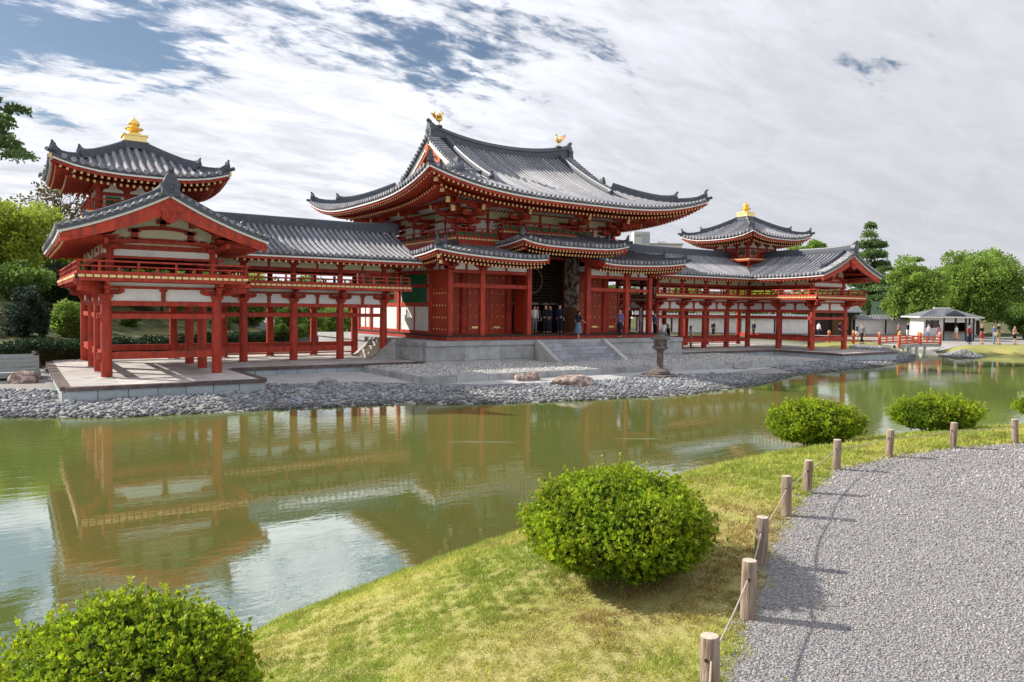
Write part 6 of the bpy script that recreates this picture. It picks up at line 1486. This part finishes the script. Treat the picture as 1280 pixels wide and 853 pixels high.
def rear_gallery():
    t = thing('rear_gallery', 'red and white covered passage running back from behind the hall', 'gallery', (0, 18, 0))
    for k in range(6):
        y = 12.4+k*2.4
        for x in (-2.0, 2.0): MB().lathe([(.15, 0), (.15, 4.0)], (x, y, 0), 10).obj('post', 'red', t, smooth='auto')
    for x in (-2.0, 2.0):
        for k in range(5):
            a, b = (x, 12.4+k*2.4), (x, 14.8+k*2.4); rail_beam(t, a, b, .95, 1.12, .14); rail_beam(t, a, b, 2.0, 2.15, .13); rail_beam(t, a, b, 3.3, 3.5, .16); panel(t, a, b, 1.12, 2.0, 'plaster'); panel(t, a, b, 3.5, 3.95, 'plaster'); panel(t, (x, a[1]+.7), (x, b[1]-.7), 2.15, 3.3, 'red_orange' if k % 2 else 'green_lattice', name='window')
    MB().box(-2.6, 2.6, 11.8, 25, -.3, .0).obj('floor', 'stone_pale', t); mb = MB(); mb.sweep([(0, 11.6, 3.95), (0, 25.4, 3.95)], [(-3.1, 0), (0, 1.35), (3.1, 0), (3.1, .14), (.1, 1.7), (-.1, 1.7), (-3.1, .14)]); mb.obj('roof', 'tile', t)
rear_gallery()
def far_hills():
    xs = np.linspace(-900, 1400, 90); V = []; F = []
    for i, x in enumerate(xs):
        y = 900-.25*x; h = 26+18*sin(x*.006+1)+9*sin(x*.017)+5*sin(x*.051); h = h*float(sstep(np.array([x]), -100, 500)[0])+4
        V += [(x, y-260, -2), (x, y-60, h*.55), (x, y, h), (x, y+200, 0)]
    for i in range(len(xs)-1):
        for j in range(3): a = 4*i+j; F.append((a, a+4, a+5, a+1))
    me = raw_mesh('hills', np.array(V, float), np.array(F), 'leaf_dark', np.full((len(V), 3), 2.2), smooth=True); inst('hills', me, kind='structure')
far_hills()

# ---------------------------------------------------------------- people
def skin_part(name, V, Ed, Rd, m, parent, sub=1, smooth=True):
    me = bpy.data.meshes.new(name); me.from_pydata(V, Ed, []); me.materials.append(MATS[m])
    o = link(bpy.data.objects.new(name, me)); o.parent = parent
    md = o.modifiers.new('skin', 'SKIN'); md.use_smooth_shade = True
    if not me.skin_vertices: me.attributes
    sv = me.skin_vertices[0].data
    for i, r_ in enumerate(Rd): sv[i].radius = (r_, r_) if not hasattr(r_, '__len__') else r_; sv[i].use_root = (i == 0)
    if sub: sd = o.modifiers.new('sub', 'SUBSURF'); sd.levels = sub; sd.render_levels = sub
    return o
def person(label, x, y, z, face, h=1.68, top='cloth_navy', bottom='cloth_navy', kind='trousers', stride=.0, arms='down', hair='hair', long_hair=False, hat=None, bag=None, shoes='cloth_black', sit=False, slim=1.0):
    """face: heading in degrees, 0 = +y (away from viewer side), measured towards +x"""
    t = thing('person', label, 'person', (x, y, z), None, -R(face)); k = h/1.70
    S = lambda L: [(a*k, b*k, c*k) for a, b, c in L]
    w_ = slim; st = stride
    hipz = .92
    lk = (-.095*w_, st*.45+.02, .50); la = (-.09*w_, st*.75, .085); lt = (-.10*w_, st*.75+.16, .035)
    rk = (.095*w_, -st*.30+.04, .50); ra = (.09*w_, -st*.85, .10 if st else .085); rt = (.10*w_, -st*.85+.15, .035)
    V = [(0, 0, hipz), (0, -.005, 1.10), (0, .0, 1.28), (0, -.01, 1.42), (0, .0, 1.49), (0, .015, 1.56), (0, .02, 1.63), (0, .01, 1.68)]
    Ed = [(i, i+1) for i in range(7)]; Rd = [(.145*w_, .105), (.125*w_, .095), (.145*w_, .105), (.085, .07), (.050, .052), (.062, .078), (.074, .09), (.045, .055)]
    def chain(root, pts, rad):
        p = root
        for q, r_ in zip(pts, rad): V.append(q); Ed.append((p, len(V)-1)); Rd.append(r_); p = len(V)-1
        return p
    chain(5, [(0, .10, 1.575)], [.012])                       # nose
    for sx in (-1, 1): chain(5, [(sx*.075, .0, 1.58)], [.014])  # ears
    chain(0, [(-.09*w_, 0, .86), lk, la, lt], [.085*w_, .058, .040, .035]); chain(0, [(.09*w_, 0, .86), rk, ra, rt], [.085*w_, .058, .040, .035])
    arm = {'down': lambda s: [(s*.21*w_, -.01+.02*s, 1.13), (s*.22*w_, .05+s*st*.25, .90)], 'phone': lambda s: [(s*.22*w_, .05, 1.16), (s*.10, .26, 1.30)], 'raise': lambda s: [(s*.25*w_, .10, 1.28), (s*.09, .22, 1.52)],
           'hold': lambda s: [(s*.21*w_, .03, 1.14), (s*.08, .24, 1.06)], 'reach': lambda s: [(s*.20*w_, .12 if s > 0 else -.02, 1.15), (s*.22, .36 if s > 0 else .05, 1.02 if s > 0 else .90)]}[arms]
    AP = {}
    for s in (-1, 1):
        sh = (s*.165*w_, -.005, 1.385); el, wr = arm(s); e = Vector(el); w2 = Vector(wr); d = (w2-e).normalized(); pm = w2+d*.065
        i = chain(3, [sh, el, wr, tuple(pm)], [.052, .036, .026, (.034, .018)]); AP[s] = (sh, el, wr)
        sd = d.cross(Vector((0, 1, .2))).normalized() if abs(d.y) < .9 else Vector((1, 0, 0))
        for q, L in zip((-.027, -.009, .009, .026), (.062, .074, .072, .058)): chain(i, [tuple(pm+sd*q+d*.03), tuple(pm+sd*q*1.15+d*(.03+L*.5)+Vector((0, .012, 0))), tuple(pm+sd*q*1.2+d*(.02+L)+Vector((0, .03, 0)))], [.0095, .0085, .0075])
        chain(i, [tuple(pm+Vector((0, .035, 0))-d*.02), tuple(pm+Vector((0, .058, 0))+d*.02)], [.010, .008])
    skin_part('body', S(V), Ed, [(r_*k if not hasattr(r_, '__len__') else (r_[0]*k, r_[1]*k)) for r_ in Rd], 'skin', t)
    # shirt or jacket
    V, Ed, Rd = [], [], []
    V = [(0, 0, .84), (0, -.005, 1.10), (0, 0, 1.28), (0, -.01, 1.425)]; Ed = [(0, 1), (1, 2), (2, 3)]; Rd = [(.165*w_, .125), (.150*w_, .118), (.165*w_, .122), (.085, .078)]
    for s in (-1, 1):
        sh, el, wr = AP[s]; short = bottom in ('cloth_denim',) or kind == 'shorts'; end = Vector(el).lerp(Vector(wr), -.1 if short else .92)
        chain(3, [sh]+([el] if not short else [])+[tuple(end)], [.066]+([.050] if not short else [])+[.047 if short else .036])
    skin_part('shirt', S(V), Ed, [(r_*k if not hasattr(r_, '__len__') else (r_[0]*k, r_[1]*k)) for r_ in Rd], top, t)
    if kind in ('trousers', 'shorts'):
        V = [(0, 0, 1.0), (0, 0, .90)]; Ed = [(0, 1)]; Rd = [(.150*w_, .116), (.160*w_, .124)]
        for kn, an in ((lk, la), (rk, ra)):
            s = -1 if kn[0] < 0 else 1; e = Vector(kn).lerp(Vector(an), .92 if kind == 'trousers' else -.02)
            chain(1, [(s*.09*w_, 0, .82)]+([kn] if kind == 'trousers' else [])+[tuple(e)], [.100*w_]+([.078] if kind == 'trousers' else [])+[.062 if kind == 'trousers' else .088])
        skin_part(kind, S(V), Ed, [(r_*k if not hasattr(r_, '__len__') else (r_[0]*k, r_[1]*k)) for r_ in Rd], bottom, t)
    else:
        low = .36 if kind == 'skirt' else .20; mb = MB(); n = 20; vs = []; fs = []
        prf = [(1.02, .125, .10), (.92, .165, .13), (.70, .20, .17), (low+.12, .245, .21), (low, .26, .225)]
        for z_, rx_, ry_ in prf:
            for j in range(n): a = 2*pi*j/n; q = 1+.06*sin(a*5)*(1-(z_-low)/.7); vs.append((rx_*q*cos(a)*k, ry_*q*sin(a)*k+(.02*st if z_ < .8 else 0), z_*k))
        for i in range(len(prf)-1):
            for j in range(n): j2 = (j+1) % n; fs.append((i*n+j, i*n+j2, (i+1)*n+j2, (i+1)*n+j))
        mb.add(vs, fs); me = mb.mesh('skirt', bottom, smooth=True); o = link(bpy.data.objects.new('skirt', me)); o.parent = t
    def child(mb, nm, m, smooth=True): o = link(bpy.data.objects.new(nm, mb.mesh(nm, m, smooth=smooth))); o.parent = t; return o
    # hair cap, shoes, face
    V = [(0, -.012, 1.60), (0, -.006, 1.66), (0, -.012, 1.695)]; Ed = [(0, 1), (1, 2)]; Rd = [(.078, .080), (.082, .092), (.05, .06)]
    if long_hair: chain(0, [(0, -.055, 1.50), (0, -.075, 1.36)], [.065, .05])
    skin_part('hair', S(V), Ed, [(a*k, b*k) if True else 0 for a, b in [(r_ if hasattr(r_, '__len__') else (r_, r_)) for r_ in Rd]], hair, t)
    for nm, an, to in (('shoe', la, lt), ('shoe', ra, rt)):
        a = Vector(an); b = Vector(to); skin_part(nm, S([(a.x, a.y-.05, .045+a.z-.085), (a.x, a.y+.04, .055+a.z-.085), (b.x, b.y+.03, b.z)]), [(0, 1), (1, 2)], [.046*k, .045*k, .036*k], shoes, t)
    ey = MB()
    for sx in (-1, 1): ey.lathe([(.003*k, -.009*k), (.011*k, 0), (.003*k, .009*k)], (sx*.03*k, .094*k, 1.605*k), 6)
    child(ey, 'eyes', 'cloth_black')
    if hat: child(MB().lathe([(.15*k, 1.655*k), (.16*k, 1.665*k), (.095*k, 1.675*k), (.09*k, 1.74*k), (.05*k, 1.76*k)], (0, 0, 0), 16), 'hat', hat)
    if bag:
        mb = MB(); mb.lathe([(.10*k, .62*k), (.14*k, .66*k), (.15*k, .82*k), (.11*k, .92*k), (.05*k, .94*k)], (.27*k, 0, 0), 12); mb.tube([(.25*k, .02, .92*k), (.12*k, .12*k, 1.2*k), (-.06*k, .10*k, 1.40*k)], .012*k, 5); child(mb, 'bag', bag)
    if arms in ('phone', 'raise'):
        zz = 1.33 if arms == 'phone' else 1.57; child(MB().box(-.05*k, .05*k, .31*k, .33*k, (zz-.03)*k, (zz+.06)*k), 'phone', 'cloth_black', False)
    return t
FZ = 1.215
person('woman in grey vest and trousers with white sleeves standing in the dark doorway', -.84, -.9, FZ, 200, 1.62, 'cloth_white', 'cloth_grey')
person('person in pale grey top, half hidden behind the dark-suited group in the doorway', -.2, -.3, FZ, 180, 1.60, 'cloth_grey', 'cloth_black')
person('person in black suit with white collar, left one of the pair in the doorway', -.33, -1.3, FZ, 15, 1.70, 'cloth_black', 'cloth_black')
person('person in dark blue suit, right one of the pair in the doorway', .22, -1.0, FZ, -20, 1.66, 'cloth_navy', 'cloth_navy')
person('person in navy uniform alone beside the weathered open door', .66, -1.35, FZ, 60, 1.72, 'cloth_navy', 'cloth_navy')
person('woman in dark top and long denim skirt walking along the terrace edge', .71, -3.0, TZ, 80, 1.58, 'cloth_navy', 'cloth_denim', 'skirt', .12, 'reach', long_hair=True, shoes='skin')
person('man in blue and white plaid shirt and dark trousers walking on the terrace', 3.92, -2.95, TZ, -100, 1.70, 'cloth_plaid', 'cloth_navy', 'trousers', .2)
person('person in all black standing in the open aisle near the plaid-shirted man', 6.4, -1.0, FZ, 20, 1.70, 'cloth_black', 'cloth_black', arms='hold')
person('person in pale grey shirt looking up under the right end of the hall', 7.5, -.9, FZ, 150, 1.62, 'cloth_grey', 'cloth_grey')
person('person in blue top stooping behind the stone lantern', 8.3, -1.4, TZ, 100, 1.50, 'cloth_blue', 'cloth_black', hair='hair')
person('person in white jacket behind the terrace beside the lantern', 9.6, -.9, .35, 20, 1.62, 'cloth_white', 'cloth_denim', long_hair=True)
person('person in black coat with backpack on the right gallery floor', 11.9, .9, 0, 170, 1.66, 'cloth_black', 'cloth_denim', bag='cloth_black')
person('person in dark olive top beside the black-coated visitor on the gallery floor', 13.3, 2.4, 0, -160, 1.72, 'cloth_black', 'cloth_grey')
person('woman in white blouse half hidden by a gallery post', 14.3, 1.0, 0, 120, 1.58, 'cloth_white', 'cloth_khaki', long_hair=True)
person('person in black by the white wall, seen through the right gallery, leftmost of three', 34.3, 16.2, -.1, 90, 1.70, 'cloth_black', 'cloth_black')
person('person in black by the white wall, middle of three seen through the gallery', 38.9, 17.0, -.1, 90, 1.72, 'cloth_black', 'cloth_navy')
person('person walking by the white wall, rightmost of three seen through the gallery', 37.7, 13.8, -.1, -80, 1.72, 'cloth_navy', 'cloth_black', 'trousers', .2)
person('visitor in white shirt and dark trousers walking behind the right gable posts', 45.0, 11.2, -.1, 100, 1.66, 'cloth_white', 'cloth_navy', 'trousers', .2)
person('left one of two visitors in dark jackets behind the last gallery post', 47.2, 10.2, -.1, 120, 1.68, 'cloth_navy', 'cloth_navy')
person('right one of two visitors in dark jackets behind the last gallery post', 48.0, 10.0, -.1, 120, 1.64, 'cloth_lilac', 'cloth_black', bag='cloth_black')
person('person in navy top with a white bag by the gate', 40.15, 3.97, -.05, 170, 1.62, 'cloth_navy', 'cloth_white', bag='cloth_white')
person('person in pale grey jacket walking left on the bank beyond the right gallery', 32.6, -1.0, .02, -75, 1.70, 'cloth_grey', 'cloth_black', 'trousers', .28)
person('visitor in white top with pink hat walking by the wall near the gate', 54.97, 8.9, -.1, -70, 1.70, 'cloth_white', 'cloth_navy', 'trousers', .2, hat='cloth_pink')
person('visitor in pink top behind the left bridge post', 53.8, 7.4, -.1, 190, 1.62, 'cloth_pink', 'cloth_black', arms='phone')
person('visitor in navy lifting a camera behind the left end of the orange bridge', 50.9, 4.9, -.05, 190, 1.70, 'cloth_navy', 'cloth_white', arms='raise')
person('visitor in lilac dress-like top in front of the kiosk, left of the group of three', 47.5, 1.1, -.05, -60, 1.66, 'cloth_lilac', 'cloth_blue', 'trousers', .15)
person('visitor in flowered pink robe in front of the kiosk, middle of the group of three', 48.0, .4, -.05, 30, 1.62, 'cloth_pink', 'cloth_lilac', 'robe', long_hair=True)
person('visitor in white with orange skirt in front of the kiosk counter', 49.3, -.6, -.05, 10, 1.55, 'cloth_white', 'bridge_finial', 'skirt')
person('visitor in red and white with dark shorts, leftmost on the path right of the kiosk', 42.5, -4.82, .02, 195, 1.66, 'cloth_red', 'cloth_navy', 'robe')
person('visitor in black shirt and red shorts reading, second on the path right of the kiosk', 43.8, -5.25, .02, 200, 1.66, 'cloth_black', 'cloth_red', 'shorts', arms='hold', hat='cloth_pink')
person('bare-legged man in navy shirt with bag, tallest on the path at the right', 45.4, -5.9, .02, 185, 1.86, 'cloth_navy', 'cloth_khaki', 'shorts', arms='hold', bag='cloth_khaki')
person('person in pale blue shirt and jeans partly behind the tallest man at the right', 45.6, -5.45, .02, 150, 1.68, 'cloth_blue', 'cloth_denim')
person('rightmost visitor in pale blouse and black shorts near the edge of the photo', 47.0, -6.5, .02, 190, 1.60, 'cloth_pink', 'cloth_black', 'shorts', arms='hold')

MUD1, MUD2 = (-16.17, -20.0), (-12.36, -21.7)
for lb, x, y, sx_, sd in (('long brown mud patch just breaking the pond surface in front of the terrace', MUD1[0], MUD1[1], 1.0, 41), ('small brown mud patch just breaking the pond surface below the lantern', MUD2[0], MUD2[1], .75, 42)):
    b = MB(); n = 28; rr = np.random.default_rng(sd); v = []
    for ring, zz in ((1, -.05), (.8, .004), (.45, .012)):
        for j in range(n): a = 2*pi*j/n; q = ring*(1+.18*sin(3*a+sd)+.1*sin(7*a)); v.append((x+sx_*q*cos(a)*.83-.12*q*sin(a)*.5, y-sx_*q*cos(a)*.5+.20*q*sin(a)*.83, WZ+zz))
    f = [(r_*n+j, r_*n+(j+1) % n, (r_+1)*n+(j+1) % n, (r_+1)*n+j) for r_ in range(2) for j in range(n)]+[tuple(2*n+j for j in range(n))]
    b.add(v, f); o = b.obj('mud_patch', 'mud', smooth=True); tag(o, lb, 'mud')

def fallen_leaves():
    r = np.random.default_rng(77); n = 900; q = r.uniform(3.4, 13, n); an = np.radians(r.uniform(-2, 74, n)); P = np.column_stack([CAM[0]+q*np.sin(an), CAM[1]+q*np.cos(an)])
    z, i = terrain(P); near_b = np.hypot(P[:, 0]+21.6, P[:, 1]+31.6) < 1.5; ok = i['near'] & ~i['ins'] & ((r.random(n) < np.where(i['onpath'], np.where(i['e'] < .8, .3, .06), .16)) | near_b & (r.random(n) < .6)); P = P[ok]; z = z[ok]; m = len(P)
    D = np.column_stack([r.normal(size=m), r.normal(size=m), r.uniform(-.1, .25, m)]); V, F = leaf_quads(np.column_stack([P, z+.014]), D, r.uniform(.014, .030, m), .32, r)
    ti = np.array([(.9, .45, 1.6), (1.3, .8, 1.5), (.6, .3, 1.2), (1.1, .9, 1.0)])[r.integers(0, 4, m)]; inst('fallen_leaves', raw_mesh('fallen_leaves', V, F, 'grass_blade', np.repeat(ti, 4, 0)), kind='stuff')
fallen_leaves()
